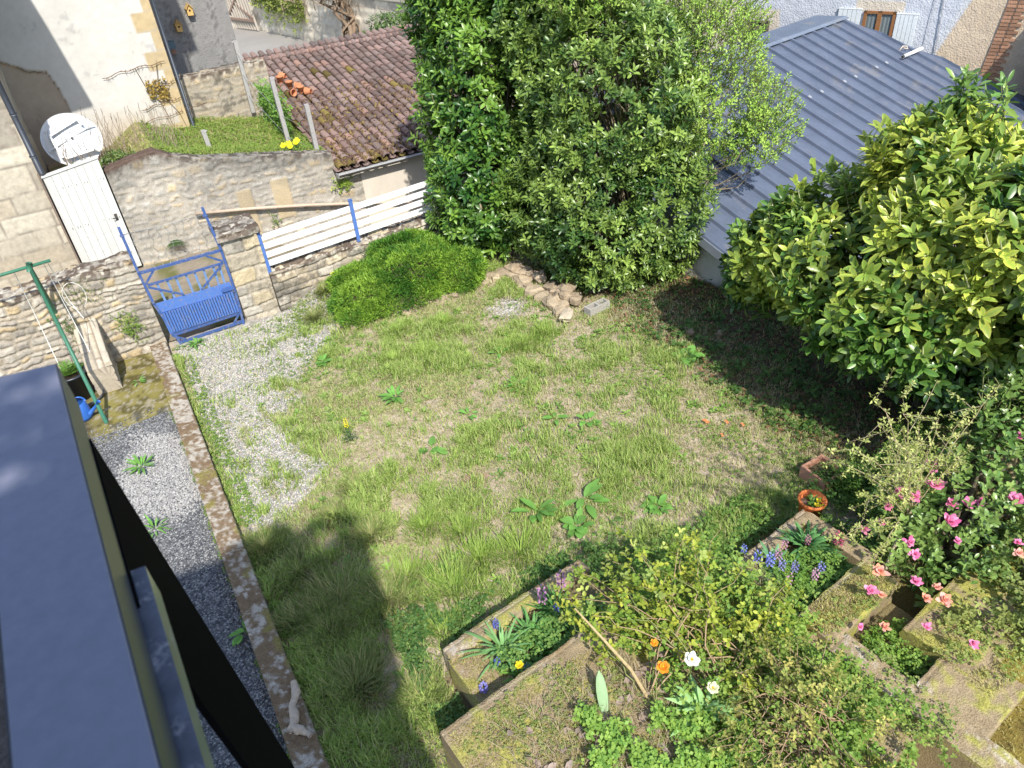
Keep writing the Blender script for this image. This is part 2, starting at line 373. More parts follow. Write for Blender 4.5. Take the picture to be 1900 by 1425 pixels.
# strip left of the kerb: grey gravel, white pebble patch, mossy slab
L_ = X < -.3
gcol = mix((.08, .08, .085), (.18, .178, .18), ss(.25, .75, n2)); wp = ss(1.15, .75, np.hypot((X+.78)/.48, (Y-8.25)/1.0)+.5*(n1-.5))
gcol = mix(gcol, mix((.25, .24, .23), (.42, .4, .38), n2), wp)
ms = ss(9.25, 9.8, Y+.9*(n1-.5)); gcol = mix(gcol, mix(mix((.10, .085, .03), (.22, .19, .06), ss(.35, .6, n1)), (.30, .265, .19), ss(.55, .72, n2)), ms)
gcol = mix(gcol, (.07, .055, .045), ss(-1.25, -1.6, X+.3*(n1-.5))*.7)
gcol = mix(gcol, (.10, .09, .05), ss(-.62, -.44, X)*ss(.4, .6, n1)*ss(7, 3, Y))
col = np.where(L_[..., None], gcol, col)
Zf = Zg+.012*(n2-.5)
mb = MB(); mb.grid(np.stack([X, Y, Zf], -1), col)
build('garden_ground', mb, M_soil, kind='structure', smooth=True)
mb = MB(); gx, gy = np.meshgrid(np.linspace(-120, 160, 57), np.linspace(-60, 220, 57)); q2 = np.stack([gx, gy], -1)
mb.grid(np.stack([gx, gy, np.full_like(gx, -1.75)], -1), mix((.14, .14, .09), (.24, .22, .18), fbm(q2, .1, 3)))
build('ground', mb, M_soil, kind='structure')
# lane between the garden wall and the houses: level by the white gate, then falling to the right
xs = np.arange(-5, 22, .12); ys = np.arange(11.62, 15.2, .12); X, Y = np.meshgrid(xs, ys); q = np.stack([X, Y], -1); n = fbm(q, 3, 8); n2 = fbm(q, 14, 9)
lane_z = lambda x: -1.35*ss(1.2, 5.5, x)
mb = MB(); mb.grid(np.stack([X, Y, lane_z(X)+.03*(n-.5)-.01], -1), mix(mix((.20, .165, .12), (.30, .26, .20), n2), (.13, .13, .05), ss(.5, .65, n)))
build('lane', mb, M_soil, kind='structure')
# street far behind the tiled roof
mb = MB(); X, Y = np.meshgrid(np.arange(2, 30, .5), np.arange(21, 60, .5)); q = np.stack([X, Y], -1)
mb.grid(np.stack([X, Y, 0*X-.3], -1), mix((.25, .235, .215), (.33, .31, .28), fbm(q, .8, 4)))
build('street', mb, M_soil, kind='structure')
# raised grass plot behind the curved wall
wt = lambda u: np.interp(u, [-1.1, 0, .4, .84, 1.12, 1.6, 2.34, 3.3, 4.05, 4.6], [1.85, 1.92, 2.01, 2.06, 1.91, 1.74, 1.60, 1.42, 1.26, 1.15])
X, Y = np.meshgrid(np.arange(-1.02, 4.06, .06), np.arange(15.2, 18.5, .06)); q = np.stack([X, Y], -1); n = fbm(q, 4, 18)
plot_z = lambda x, y: wt(x)-.08-.10*ss(15.3, 16.2, y)+(y-15.2)*.045+.06*(fbm(np.stack([x, y], -1), 3, 19)-.5)-.25*ss(.9, .2, x)
mb = MB(); mb.grid(np.stack([X, Y, plot_z(X, Y)], -1), mix((.22, .21, .09), (.36, .28, .18), ss(.4, .6, n)))
build('grass_terrace', mb, M_soil, kind='structure', smooth=True)

# ------------------------------------------------------------------ kerb
def kfn(u, z, off, key):
    q = np.stack([u, z*2, off], -1); n = fbm(q, 2.2, 71); n2 = fbm(q, 11, 72); n3 = fbm(q, 34, 73)
    c = mix((.34, .30, .24), (.50, .45, .38), n3)
    c = mix(c, mix((.13, .085, .05), (.24, .17, .10), n3), ss(.41, .53, n*.25+n2*.3+fbm(q, 26, 79)*.45))
    c = mix(c, (.22, .19, .05), ss(.56, .66, fbm(q, 3.1, 75))*ss(.35, .6, n2)*.8)
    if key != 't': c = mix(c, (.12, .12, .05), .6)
    return .012*(n3-.5)+.014*(n2-.5), c
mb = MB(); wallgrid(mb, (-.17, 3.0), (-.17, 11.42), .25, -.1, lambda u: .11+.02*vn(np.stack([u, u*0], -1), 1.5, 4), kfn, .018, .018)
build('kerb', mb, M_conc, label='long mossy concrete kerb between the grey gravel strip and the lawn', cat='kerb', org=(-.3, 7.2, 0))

# ------------------------------------------------------------------ garden wall, gate pillar, low wall under the fence
WS = dict(sw=.24, sh=.10, depth=.028, gap=.018, lich=.42, warp=.06, pal=[(.40, .34, .26), (.34, .31, .26), (.46, .36, .22), (.30, .27, .23), (.42, .38, .32)])
gtop = lambda u: 1.50+.03*np.sin(u*2.1)+.04*(vn(np.stack([u, u*0], -1), 3, 8)-.5)
mb = MB(); wallgrid(mb, (-4.2, 11.46), (-.16, 11.46), .42, -.15, gtop, rubble(seed=4, topdark=gtop, **WS), .018, .03)
build('garden_wall', mb, M_stone, label='low dry-stone garden wall with mossy coping left of the blue gate', cat='stone wall', org=(-2, 11.6, 0))
ptop = lambda u: 1.47+.03*(vn(np.stack([u, u*0], -1), 5, 9)-.5)
mb = MB(); wallgrid(mb, (1.10, 11.42), (1.66, 11.42), .52, -.1, ptop, rubble(sw=.34, sh=.2, depth=.03, gap=.016, lich=.5, seed=9, pal=[(.40, .35, .27), (.46, .38, .25), (.36, .33, .28), (.5, .42, .29)]), .018, .03)
t = thing('gate_pillar', (1.38, 11.68, 0), 'square rubble stone pillar between the blue gate and the white board fence', 'pillar')
build('shaft', mb, M_stone, t)
mb = MB(); wallgrid(mb, (1.05, 11.36), (1.72, 11.36), .64, 1.46, 1.56, rubble(sw=.8, sh=.4, depth=.03, lich=.85, seed=13, pal=[(.3, .27, .23)], topdark=lambda u: u*0+1.56), .018, .02)
build('capstone', mb, M_stone, t)
ltop = lambda u: .74+.03*u+.05*(vn(np.stack([u, u*0], -1), 2.5, 18)-.5)
mb = MB(); wallgrid(mb, (1.67, 11.34), (6.6, 11.34), .4, -.1, ltop, rubble(sw=.3, sh=.13, depth=.035, lich=.75, seed=21, topdark=ltop), .02, .025)
build('retaining_wall', mb, M_stone, label='low mossy stone wall under the white board fence', cat='stone wall', org=(4, 11.5, 0))
# stepped stone pier standing out from the garden wall
t = thing('stone_buttress', (-1.12, 11.05, 0), 'pale stone block pier with sloping top standing out from the garden wall', 'buttress')
def bz(u): return np.interp(u, [0, .12, .75, .9], [.42, .5, .74, .95])
bfn = rubble(sw=.33, sh=.16, depth=.016, gap=.012, lich=.35, seed=33, warp=.015, mortar=(.22, .19, .15), pal=[(.42, .36, .28), (.38, .33, .25), (.45, .39, .30)])
mb = MB(); wallgrid(mb, (-.96, 10.66), (-.96, 11.44), .32, -.05, bz, bfn, .018, .03)
build('block_courses', mb, M_ashlar, t)
mb = MB(); wallgrid(mb, (-.945, 10.64), (-.945, 11.42), .085, lambda u: bz(u)+.005, lambda u: bz(u)+.07, plain(lambda u, z, o, k: mix((.48, .42, .32), (.36, .32, .26), fbm(np.stack([u, z, o], -1), 9, 4)), .01, 9), .02, .03)
build('coping', mb, M_ashlar, t)

# ------------------------------------------------------------------ blue garden gate
gy = 11.40
t = thing('garden_gate', (.45, gy, 0), 'blue metal garden gate with tall side posts and grooved lower panel', 'gate')
BL = (.075, .16, .43); BLd = (.05, .11, .32)
def gb(name, p, q, wx=.035, wy=.03, mat=M_blue, c=(.045, .09, .25), par=None):
    b = MB(); b.bar((p[0], gy+(p[2] if len(p) > 2 else 0), p[1]), (q[0], gy+(q[2] if len(q) > 2 else 0), q[1]), wx, wy, (0, 1, 0), c); return build(name, b, mat, par or t)
for pts in ([(-.16, 2.07), (-.15, 1.33), (-.12, .8), (.03, -.02)], [(1.01, 2.05), (1.07, 1.33), (1.07, .6), (1.03, -.02)]):
    b = MB()
    for i in range(3): b.bar((pts[i][0], gy, pts[i][1]), (pts[i+1][0], gy, pts[i+1][1]-.01), .038, .038, (0, 1, 0), (.05, .10, .28))
    b.box((pts[0][0]-.03, gy-.03, pts[0][1]-.14), (pts[0][0]+.03, gy+.03, pts[0][1]-.12), BLd)
    build('post', b, M_blue, t)
gb('rail', (-.13, 1.33), (1.05, 1.33), .05, .035); gb('rail', (-.1, 1.11), (1.04, 1.12), .035, .03)
gb('rail', (-.06, .19), (1.04, .21), .035, .035); gb('rail', (.03, .03), (1.02, .05), .045, .035)
for p_, q_ in (((-.12, 1.14), (.05, 1.31)), ((1.04, 1.15), (.83, 1.31)), ((-.1, 1.08), (.34, .80)), ((1.01, 1.1), (.6, .80)), ((-.03, .17), (.12, .06)), ((1.0, .19), (.88, .06))):
    gb('brace', (p_[0], p_[1], -.012), (q_[0], q_[1], -.012), .012, .032)
for x, x2 in ((.03, .05), (.18, .19), (.31, .32), (.46, .47), (.59, .60), (.73, .72), (.88, .87), (.97, .96)):
    gb('picket', (x, 1.105, .014), (x2, .76, .014), .010, .034, c=(.13, .22, .42))
b = MB(); b.hexa([(-.07, gy-.005, .22), (1.03, gy-.005, .24), (1.03, gy+.008, .24), (-.07, gy+.008, .22), (-.10, gy-.005, .79), (1.04, gy-.005, .78), (1.04, gy+.008, .78), (-.10, gy+.008, .79)], BL)
b.hexa([(-.055, gy-.008, .24), (1.03, gy-.008, .25), (1.03, gy-.0055, .25), (-.055, gy-.0055, .24), (-.06, gy-.008, .62), (1.03, gy-.008, .61), (1.03, gy-.0055, .61), (-.06, gy-.0055, .62)], (.02, .05, .17))  # darker blue sheet paints in the shade of the grooves
for i in range(27):
    x = -.05+i*.0405; b.hexa([(x, gy-.028, .25), (x+.026, gy-.028, .25), (x+.026, gy-.0083, .25), (x, gy-.0083, .25), (x-.006, gy-.028, .61), (x+.020, gy-.028, .61), (x+.020, gy-.0083, .61), (x-.006, gy-.0083, .61)], BL)
build('panel', b, M_blue, t)
b = MB(); b.box((.90, gy-.045, .66), (1.06, gy-.018, .72), BLd); b.box((.87, gy-.06, .675), (.90, gy-.018, .70), BLd); build('latch', b, M_blue, t)
b = MB()
b.tube([(-.15, gy, 1.95), (.4, gy, 1.93), (.98, gy, 1.94)], .006, 5, (.3, .3, .3))
for i in range(9):
    x = -.04+i*.118; P = [(x+.022*math.sin(k*1.9+i)+.01*i*(1-k/8)*0, gy, 1.94-.6*k/10) for k in range(11)]; b.tube(P, .0035, 4, (.35, .35, .34))
for zz_ in (1.8, 1.64, 1.48): b.tube([(-.14+i*.12, gy+.004, zz_+.012*math.sin(i*1.7)) for i in range(11)], .0025, 4, (.35, .35, .34))
build('wire_mesh', b, M_zinc, t)

# ------------------------------------------------------------------ white board fence
t = thing('board_fence', (3.2, 11.5, .75), 'white horizontal board fence with blue posts on top of the low wall', 'fence')
def fz(x): return .80+.05*(x-1.66)*.9
for (x0, x1) in ((1.70, 3.235), (3.29, 5.9)):
    for k in range(4):
        b = MB(); z0 = fz(x0)+.012+k*.15; z1 = fz(x1)+.012+k*.15; yy = 11.47+random.uniform(-.004, .004)
        b.hexa([(x0, yy, z0), (x1, yy, z1), (x1, yy+.025, z1), (x0, yy+.025, z0), (x0, yy, z0+.094), (x1, yy, z1+.094), (x1, yy+.025, z1+.094), (x0, yy+.025, z0+.094)], (.80, .80, .80))
        build('board', b, M_paint, t)
for x, za, zb_ in ((1.685, .70, 1.42), (3.262, .80, 1.53)):
    b = MB(); b.box((x-.028, 11.42, za), (x+.028, 11.468, zb_), BL); b.box((x-.034, 11.415, zb_), (x+.034, 11.49, zb_+.012), BLd); build('post', b, M_blue, t)

# ------------------------------------------------------------------ curved-top stone wall behind the lane
PALW = [(.42, .36, .27), (.37, .34, .29), (.47, .38, .25), (.33, .31, .27), (.44, .42, .37), (.5, .42, .31)]
base_f = rubble(sw=.21, sh=.12, depth=.018, gap=.042, lich=.5, seed=51, warp=.10, pal=PALW, mortar=(.40, .365, .31), topdark=lambda u: wt(u-.06), lcol=(.17, .165, .15))
def cfn(u, z, off, key):
    d_, c = base_f(u, z, off, key)
    X_ = u-.06
    for (a, b_, z0, z1) in ((2.02, 2.28, -1, .95), (2.72, 3.05, .2, 1.0), (1.75, 1.98, .3, .62)):   # dressed yellow blocks
        k = ss(.03, 0, np.maximum(np.maximum(a-X_, X_-b_), np.maximum(z0-z, z-z1)))*(1. if key == 'f' else 0)
        c = mix(c, mix((.50, .40, .24), (.44, .36, .24), fbm(np.stack([u, z, off], -1), 12, 6)), k*.85); d_ = d_*(1-k)+.012*k
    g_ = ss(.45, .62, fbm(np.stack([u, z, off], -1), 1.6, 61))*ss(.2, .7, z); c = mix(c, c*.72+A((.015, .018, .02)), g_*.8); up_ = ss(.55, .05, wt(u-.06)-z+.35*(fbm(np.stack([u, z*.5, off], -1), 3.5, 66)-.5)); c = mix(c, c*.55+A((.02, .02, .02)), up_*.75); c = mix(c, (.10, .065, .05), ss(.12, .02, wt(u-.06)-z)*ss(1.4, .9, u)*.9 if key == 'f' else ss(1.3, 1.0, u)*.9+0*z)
    return d_, c
mb = MB(); wallgrid(mb, (-.06, 14.9), (4.60, 14.9), .3, lambda u: lane_z(u)-.1, lambda u: wt(u-.06)*(u < 4.13)+(u >= 4.13)*.86, cfn, .022, .04)
build('boundary_wall', mb, M_stone, label='weathered rubble wall with curved top holding back the raised grass plot', cat='stone wall', org=(2, 15, 0))
b = MB(); b.tube([(1.15, 14.80, .78), (2.2, 14.79, .60), (3.3, 14.79, .37), (4.3, 14.80, .13), (5.6, 14.8, -.18)], .032, 8, (.50, .40, .31))
build('wall_pipe', b, M_terra, label='long pale pipe fixed along the rubble wall beside the lane', cat='pipe')

# ------------------------------------------------------------------ white plank gate
t = thing('plank_gate', (-.55, 14.9, 0), 'tall white painted plank gate in the lane beside the stone house', 'gate')
ztg = lambda x: 2.03+.13*(x+1.03)/.95
for i in range(7):
    x0 = -1.02+i*.134; x1 = x0+.130; b = MB(); yy = 14.86
    b.hexa([(x0, yy, .05), (x1, yy, .05), (x1, yy+.03, .05), (x0, yy+.03, .05), (x0, yy, ztg(x0)), (x1, yy, ztg(x1)), (x1, yy+.03, ztg(x1)), (x0, yy+.03, ztg(x0))], A((.56, .56, .53))*random.uniform(.94, 1.03))
    for zz_ in (.35, 1.05, 1.78):
        for s_ in (.35, .7):
            if random.random() < .6: b.box((x0+.13*s_, yy-.003, zz_+random.uniform(-.02, .02)), (x0+.13*s_+.009, yy-.0005, zz_+.03), (.08, .07, .06))
    build('plank', b, M_paint, t)
b = MB(); b.hexa([(-1.04, 14.84, ztg(-1.03)), (-.07, 14.84, ztg(-.08)), (-.07, 14.91, ztg(-.08)), (-1.04, 14.91, ztg(-1.03)), (-1.04, 14.84, ztg(-1.03)+.035), (-.07, 14.84, ztg(-.08)+.035), (-.07, 14.91, ztg(-.08)+.035), (-1.04, 14.91, ztg(-1.03)+.035)], (.60, .60, .57)); build('cap', b, M_paint, t)
b = MB(); b.box((-.20, 14.845, 1.02), (-.15, 14.858, 1.14), (.10, .09, .08)); b.tube([(-.175, 14.85, 1.08), (-.175, 14.80, 1.08), (-.24, 14.79, 1.08)], .009, 6, (.1, .09, .08)); build('handle', b, M_zinc, t)

# ------------------------------------------------------------------ stone house on the left
t = thing('stone_house', (-3.2, 16.3, 0), 'left hand house of big pale dressed stone blocks with an unseen slate roof shaped for its shadow', 'house')
ash = rubble(sw=.62, sh=.36, depth=.012, gap=.013, lich=.28, seed=84, warp=.012, mortar=(.24, .21, .17), pal=[(.42, .365, .28), (.38, .34, .27), (.44, .40, .32), (.36, .32, .26)], lcol=(.21, .19, .155))
def lf(u, z, off, key):
    d_, c = ash(u, z, off, key); st = ss(1.0, .55, z+.35*(fbm(np.stack([u, z, off], -1), 2, 5)-.5)); return d_, mix(c, (.42, .36, .27), st*.35)
mb = MB(); wallgrid(mb, (-6, 14.9), (-1.06, 14.9), 2.9, -.2, 5.3, lf, .035, .5)
build('wall', mb, M_ashlar, t)
b = MB()   # steep slate roof, eave overhanging the gate side; unseen, its slope shaped to throw the slanted shadow on the white house
for i in range(12):
    f0, f1 = i/12, (i+1)/12
    xf = lambda f: np.interp(f, [0, .4, 1], [-.33, -.61, -2.6]); zf_ = lambda f: np.interp(f, [0, .4, 1], [5.4, 7.2, 9.6])
    xa, za, xb_, zb2 = xf(f0), zf_(f0), xf(f1), zf_(f1)
    b.hexa([(xa-.03, 14.9, za-.02), (xb_-.03, 14.9, zb2-.02), (xb_-.03, 17.3, zb2-.02), (xa-.03, 17.3, za-.02), (xa, 14.9, za), (xb_, 14.9, zb2), (xb_, 17.3, zb2), (xa, 17.3, za)], A((.13, .14, .16))*random.uniform(.85, 1.15))
b.hexa([(-6, 14.9, 5.3), (-.4, 14.9, 5.4), (-.4, 17.3, 5.4), (-6, 17.3, 5.3), (-4.4, 14.9, 9.5), (-2.7, 14.9, 9.5), (-2.7, 17.3, 9.5), (-4.4, 17.3, 9.5)], (.13, .14, .16))
b.hexa([(-1.5, 14.9, 5.3), (-.36, 14.9, 5.38), (-.36, 17.3, 5.38), (-1.5, 17.3, 5.3), (-1.5, 14.9, 7.2), (-.64, 14.9, 7.2), (-.64, 17.3, 7.2), (-1.5, 17.3, 7.2)], (.13, .14, .16))
build('roof', b, M_zinc, t)
b = MB(); b.tube([(-1.02, 14.84, 5.0), (-1.02, 14.84, 3.5), (-1.0, 14.84, 2.12)], .05, 10, (.045, .052, .065))
for z in (2.4, 3.1, 4.2): b.tube([(-1.01, 14.84, z), (-1.01, 14.84, z+.03)], .06, 10, (.08, .09, .11))
build('drainpipe', b, M_zinc, t)
b = MB(); b.box((-1.075, 14.80, 0), (-1.045, 14.89, 2.12), (.18, .14, .11)); build('door_jamb', b, M_wood, t)

# ------------------------------------------------------------------ white rendered house
t = thing('white_house', (-1.5, 19, 0), 'off-white rendered house with yellow corner stones above the raised plot', 'house')
def wh(u, z, off, key):
    X_ = u-3.; q = np.stack([u, z, off], -1); n = fbm(q, 3, 91); n2 = fbm(q, 14, 92); n3 = fbm(q, 1.1, 93)
    c = mix((.55, .535, .505), (.50, .48, .44), n)
    c = mix(c, mix((.42, .345, .255), (.46, .395, .315), n), ss(2.55, 1.75, z+.5*(n3-.5))*.75*ss(-.2, .4, X_+.3*(n-.5)))
    c = mix(c, (.38, .37, .36), ss(.66, .74, .5*n2+.5*n)*.7)
    # quoins
    row = np.floor(z/.36); wq = np.where(row % 2 == 0, .42, .17)
    kq = ss(.012, -.005, (1.88-X_)-wq)*(1. if key == 'f' else 0)*ss(0, .01, z-1.2)
    cq = mix((.47, .36, .20), (.41, .33, .21), n)*(.85+.3*n2)[..., None]
    fz_ = np.abs(z/.36-np.round(z/.36))*.36; cq = mix(cq, (.4, .34, .25), ss(.012, .004, fz_))
    c = mix(c, cq, kq)
    # broken-off render, lower left
    edge = np.interp(X_, [-1.4, -1, -.7, -.35, -.25, -.2, .2], [3.75, 3.50, 3.30, 3.22, 2.8, 1.9, 1.2])+.04*(n2-.5)*2; br = ss(-.015, .015, edge-z)*ss(.05, -.0, X_+.28+.05*(n-.5)-.35*ss(3.0, 1.6, z))*(1. if key == 'f' else 0)
    c = mix(c, mix((.40, .335, .26), (.35, .29, .23), n2), br)
    lip = ss(.05, .0, np.abs(edge-z-.02))*ss(-.1, -.3, X_)*(1. if key == 'f' else 0); c = mix(c, mix((.16, .11, .06), (.55, .36, .14), ss(.4, .6, n)), lip*.8)
    return .008*(n2-.5)-.03*br, c
mb = MB(); wallgrid(mb, (-3.0, 17.6), (1.88, 17.6), 5, -.2, 7.5, wh, .03, .6)
build('wall', mb, M_plaster, t)
b = MB(); b.hexa([(-3.2, 17.3, 7.5), (2.2, 17.3, 7.5), (2.2, 22.8, 7.5), (-3.2, 22.8, 7.5), (-3.2, 20, 9.4), (2.2, 20, 9.4), (2.2, 20.1, 9.4), (-3.2, 20.1, 9.4)], (.32, .16, .1)); build('roof', b, M_tile, t)
b = MB(); b.tube([(1.95, 17.66, 7.4), (1.95, 17.66, 1.6)], .033, 10, (.05, .06, .075)); build('drainpipe', b, M_zinc, t)

b = MB()
for (zc, x0, x1) in ((3.02, .55, 1.8), (2.62, 1.25, 1.86), (2.28, 1.05, 1.88), (2.02, .72, 2.4)):
    P = [(x0+(x1-x0)*i/14, 17.555 if x0+(x1-x0)*i/14 < 1.9 else 17.8, zc-.10*(1-i/14)**2+.02*math.sin(i*1.3+zc)) for i in range(15)]
    b.tube(P, .006, 4, (.13, .08, .05))
    for i in range(1, 14, 1):
        for s_ in range(2): b.tube([P[i], (P[i][0]+random.uniform(-.05, .05), 17.54, P[i][2]+random.uniform(-.07, .06))], [.006, .003], 4, (.2, .12, .07))
b.tube([(1.2, 17.56, 3.0), (1.28, 17.55, 2.6), (1.45, 17.55, 2.3), (1.55, 17.56, 1.8)], .007, 4, (.17, .12, .08))
b.tube([(1.62, 17.56, 3.0), (1.5, 17.55, 2.5), (1.75, 17.55, 2.0), (1.8, 17.56, 1.7)], .006, 4, (.17, .12, .08))
tv = thing('creeper', (1.4, 17.55, 1.6), 'leafless creeper trained in lines across the corner of the white house', 'climbing plant'); build('stem', b, M_bark, tv)
b = MB(); k = 240; P = np.stack([1.36+.2*rng.uniform(-1, 1, size=k)+.12, 17.54-.03*rng.random(k), 2.55+.2*rng.uniform(-1, 1, size=k)], -1)
leaves(b, P, rsph(k)+A((0, 0, -.6)), rsph(k)+A((0, -1, .3)), .055, .045, mix((.42, .30, .06), (.25, .17, .05), rng.random(k)), hi=False); build('dry_leaf_cluster', b, M_leaf, tv)

# ------------------------------------------------------------------ satellite dish
t = thing('satellite_dish', (-.35, 16.3, 1.5), 'white satellite dish seen from behind leaning by the white gate', 'satellite dish')
cx = A((-.37, 16.25, 2.24)); nn_ = nrm(A((.12, -.86, .42))); e1 = nrm(np.cross(nn_, (0, 0, 1.))); e2 = np.cross(e1, nn_)
b = MB(); rad = [0, .1, .2, .3, .4, .47, .5, .515]
k = 40; ph = np.arange(k+1)*2*np.pi/k
G_ = A([[cx+e1*r_*math.cos(p)+e2*r_*math.sin(p)*.95-nn_*(.09*(r_/.5)**2 if r_ < .51 else .075) for p in ph] for r_ in rad]); b.grid(G_, (.58, .60, .62))
G2 = A([[cx+e1*r_*math.cos(p)+e2*r_*math.sin(p)*.95-nn_*(.09*(r_/.5)**2+.012) for p in ph] for r_ in rad[::-1]]); b.grid(G2, (.7, .7, .7))
build('reflector', b, M_white, t, smooth=True)
b = MB()
def pd(u, v, h): return cx+e1*u+e2*v+nn_*h
b.bar(pd(-.46, .16, .0), pd(.46, -.12, .0), .02, .02, nn_, (.55, .56, .57))
b.bar(pd(-.22, .30, .03), pd(.34, .12, .03), .05, .04, nn_, (.62, .63, .64)); b.bar(pd(.34, .12, .03), pd(.30, -.3, .03), .05, .04, nn_, (.62, .63, .64)); b.bar(pd(-.22, .3, .03), pd(-.26, .18, .03), .05, .04, nn_, (.62, .63, .64))
b.bar(pd(-.30, -.28, .04), pd(.26, -.32, .04), .05, .05, nn_, (.78, .78, .78)); b.tube([pd(-.36, -.32, .05), pd(-.27, -.26, .05)], .05, 10, (.75, .75, .75)); b.tube([pd(0, 0, 0), pd(0, 0, .025)], .022, 10, (.05, .05, .05))
build('back_frame', b, M_white, t)
b = MB(); b.tube([pd(0, -.1, -.1), (-.35, 16.35, 1.6), (-.35, 16.35, 1.3)], .035, 8, (.5, .5, .5)); build('mast', b, M_zinc, t)

# ------------------------------------------------------------------ rear stone wall, grey wall with bird boxes
mb = MB(); zt2 = lambda u: 2.50+.05*(vn(np.stack([u, u*0], -1), 4, 3)-.5)
wallgrid(mb, (1.9, 18.5), (4.0, 18.5), .4, 0.8, zt2, rubble(sw=.24, sh=.11, depth=.02, gap=.03, lich=.75, warp=.07, seed=63, pal=[(.34, .29, .22), (.30, .27, .22), (.38, .31, .21)], topdark=zt2), .03, .05)
build('rear_wall', mb, M_stone, label='rubble wall at the back of the raised plot beside the white house corner', cat='stone wall', org=(2.8, 18.6, 0))
def gwf(u, z, o, k):
    q = np.stack([u, z, o], -1); n = fbm(q*A((3, 1, 1)), 2.2, 5); n2 = fbm(q, 18, 6); return mix(mix((.19, .187, .182), (.29, .285, .275), n), (.09, .09, .09), ss(.5, .7, n*.5+n2*.5)*.7)
mb = MB(); wallgrid(mb, (1.2, 22), (4.16, 22), .5, -.3, 4.6, plain(gwf), .05, .2)
build('grey_wall', mb, M_rough, label='dark stained grey rendered wall carrying two wooden bird boxes', cat='wall', org=(2.8, 22.2, 0))
for i, (x, z, lb) in enumerate(((2.83, 3.02, 'small wooden bird box, the lower one on the grey wall nearer the drainpipe'), (3.20, 3.34, 'small wooden bird box, the upper one on the grey wall'))):
    t = thing('bird_box', (x, 21.95, z-.13), lb, 'bird box', 'bird boxes on the grey wall')
    b = MB(); b.hexa([(x-.07, 21.84, z-.12), (x+.07, 21.84, z-.12), (x+.07, 21.99, z-.12), (x-.07, 21.99, z-.12), (x-.075, 21.84, z+.05), (x+.075, 21.84, z+.05), (x+.075, 21.99, z+.05), (x-.075, 21.99, z+.05)], (.55, .36, .13))
    b.hexa([(x-.075, 21.84, z+.05), (x+.075, 21.84, z+.05), (x+.075, 21.99, z+.05), (x-.075, 21.99, z+.05), (x-.005, 21.84, z+.13), (x+.005, 21.84, z+.13), (x+.005, 21.99, z+.13), (x-.005, 21.99, z+.13)], (.55, .36, .13)); build('body', b, M_wood, t)
    b = MB(); b.bar((x-.09, 21.9, z+.03), (x, 21.9, z+.15), .2, .02, (0, 1, 0), (.42, .28, .11)); b.bar((x+.09, 21.9, z+.03), (x, 21.9, z+.15), .2, .02, (0, 1, 0), (.42, .28, .11)); build('roof', b, M_wood, t)
    b = MB(); b.tube([(x, 21.842, z), (x, 21.83, z)], .024, 10, (.04, .03, .02)); build('entrance_hole', b, M_wood, t)
b = MB(); b.box((2.44, 21.8, 2.55), (2.60, 21.98, 2.72), (.10, .16, .20)); b.box((2.47, 21.85, 2.42), (2.58, 21.98, 2.55), (.3, .17, .12))
build('lantern', b, M_zinc, label='small blue-grey box lantern on the grey wall beside the white house corner', cat='lantern')

# ------------------------------------------------------------------ low shed with brown tile roof
t = thing('tiled_shed', (7.5, 18, -1.4), 'low shed with cream front wall and weathered brown clay tile roof', 'shed')
mb = MB(); wallgrid(mb, (4.60, 14.9), (11.5, 14.9), .25, -1.5, .86, plain(lambda u, z, o, k: mix((.60, .55, .47), (.56, .50, .42), fbm(np.stack([u, z, o], -1), 2, 5)), .003), .08, .1); build('front_wall', mb, M_plaster, t)
mb = MB(); wallgrid(mb, (4.12, 21.1), (4.12, 15.0), .25, -1.5, lambda u: 1.85-u*.176, rubble(sw=.3, sh=.13, depth=.02, seed=77, lich=.2, pal=[(.5, .38, .2), (.42, .34, .2), (.46, .38, .26)]), .04, .1); build('side_wall', mb, M_stone, t)
b = MB(); zr = lambda y: .90+.176*(y-14.8)
b.hexa([(4.05, 14.78, .84), (11.6, 14.78, .84), (11.6, 21.2, 1.96), (4.05, 21.2, 1.96), (4.05, 14.78, .865), (11.6, 14.78, .865), (11.6, 21.2, 1.985), (4.05, 21.2, 1.985)], (.06, .04, .035))
b.hexa([(4.05, 21.2, 1.96), (11.6, 21.2, 1.96), (11.6, 26, 1.0), (4.05, 26, 1.0), (4.05, 21.2, 1.985), (11.6, 21.2, 1.985), (11.6, 26, 1.03), (4.05, 26, 1.03)], (.2, .12, .09))
PW = .205; RH = .34; nc = int(7.5/PW); nr_ = int(6.5/RH)+1
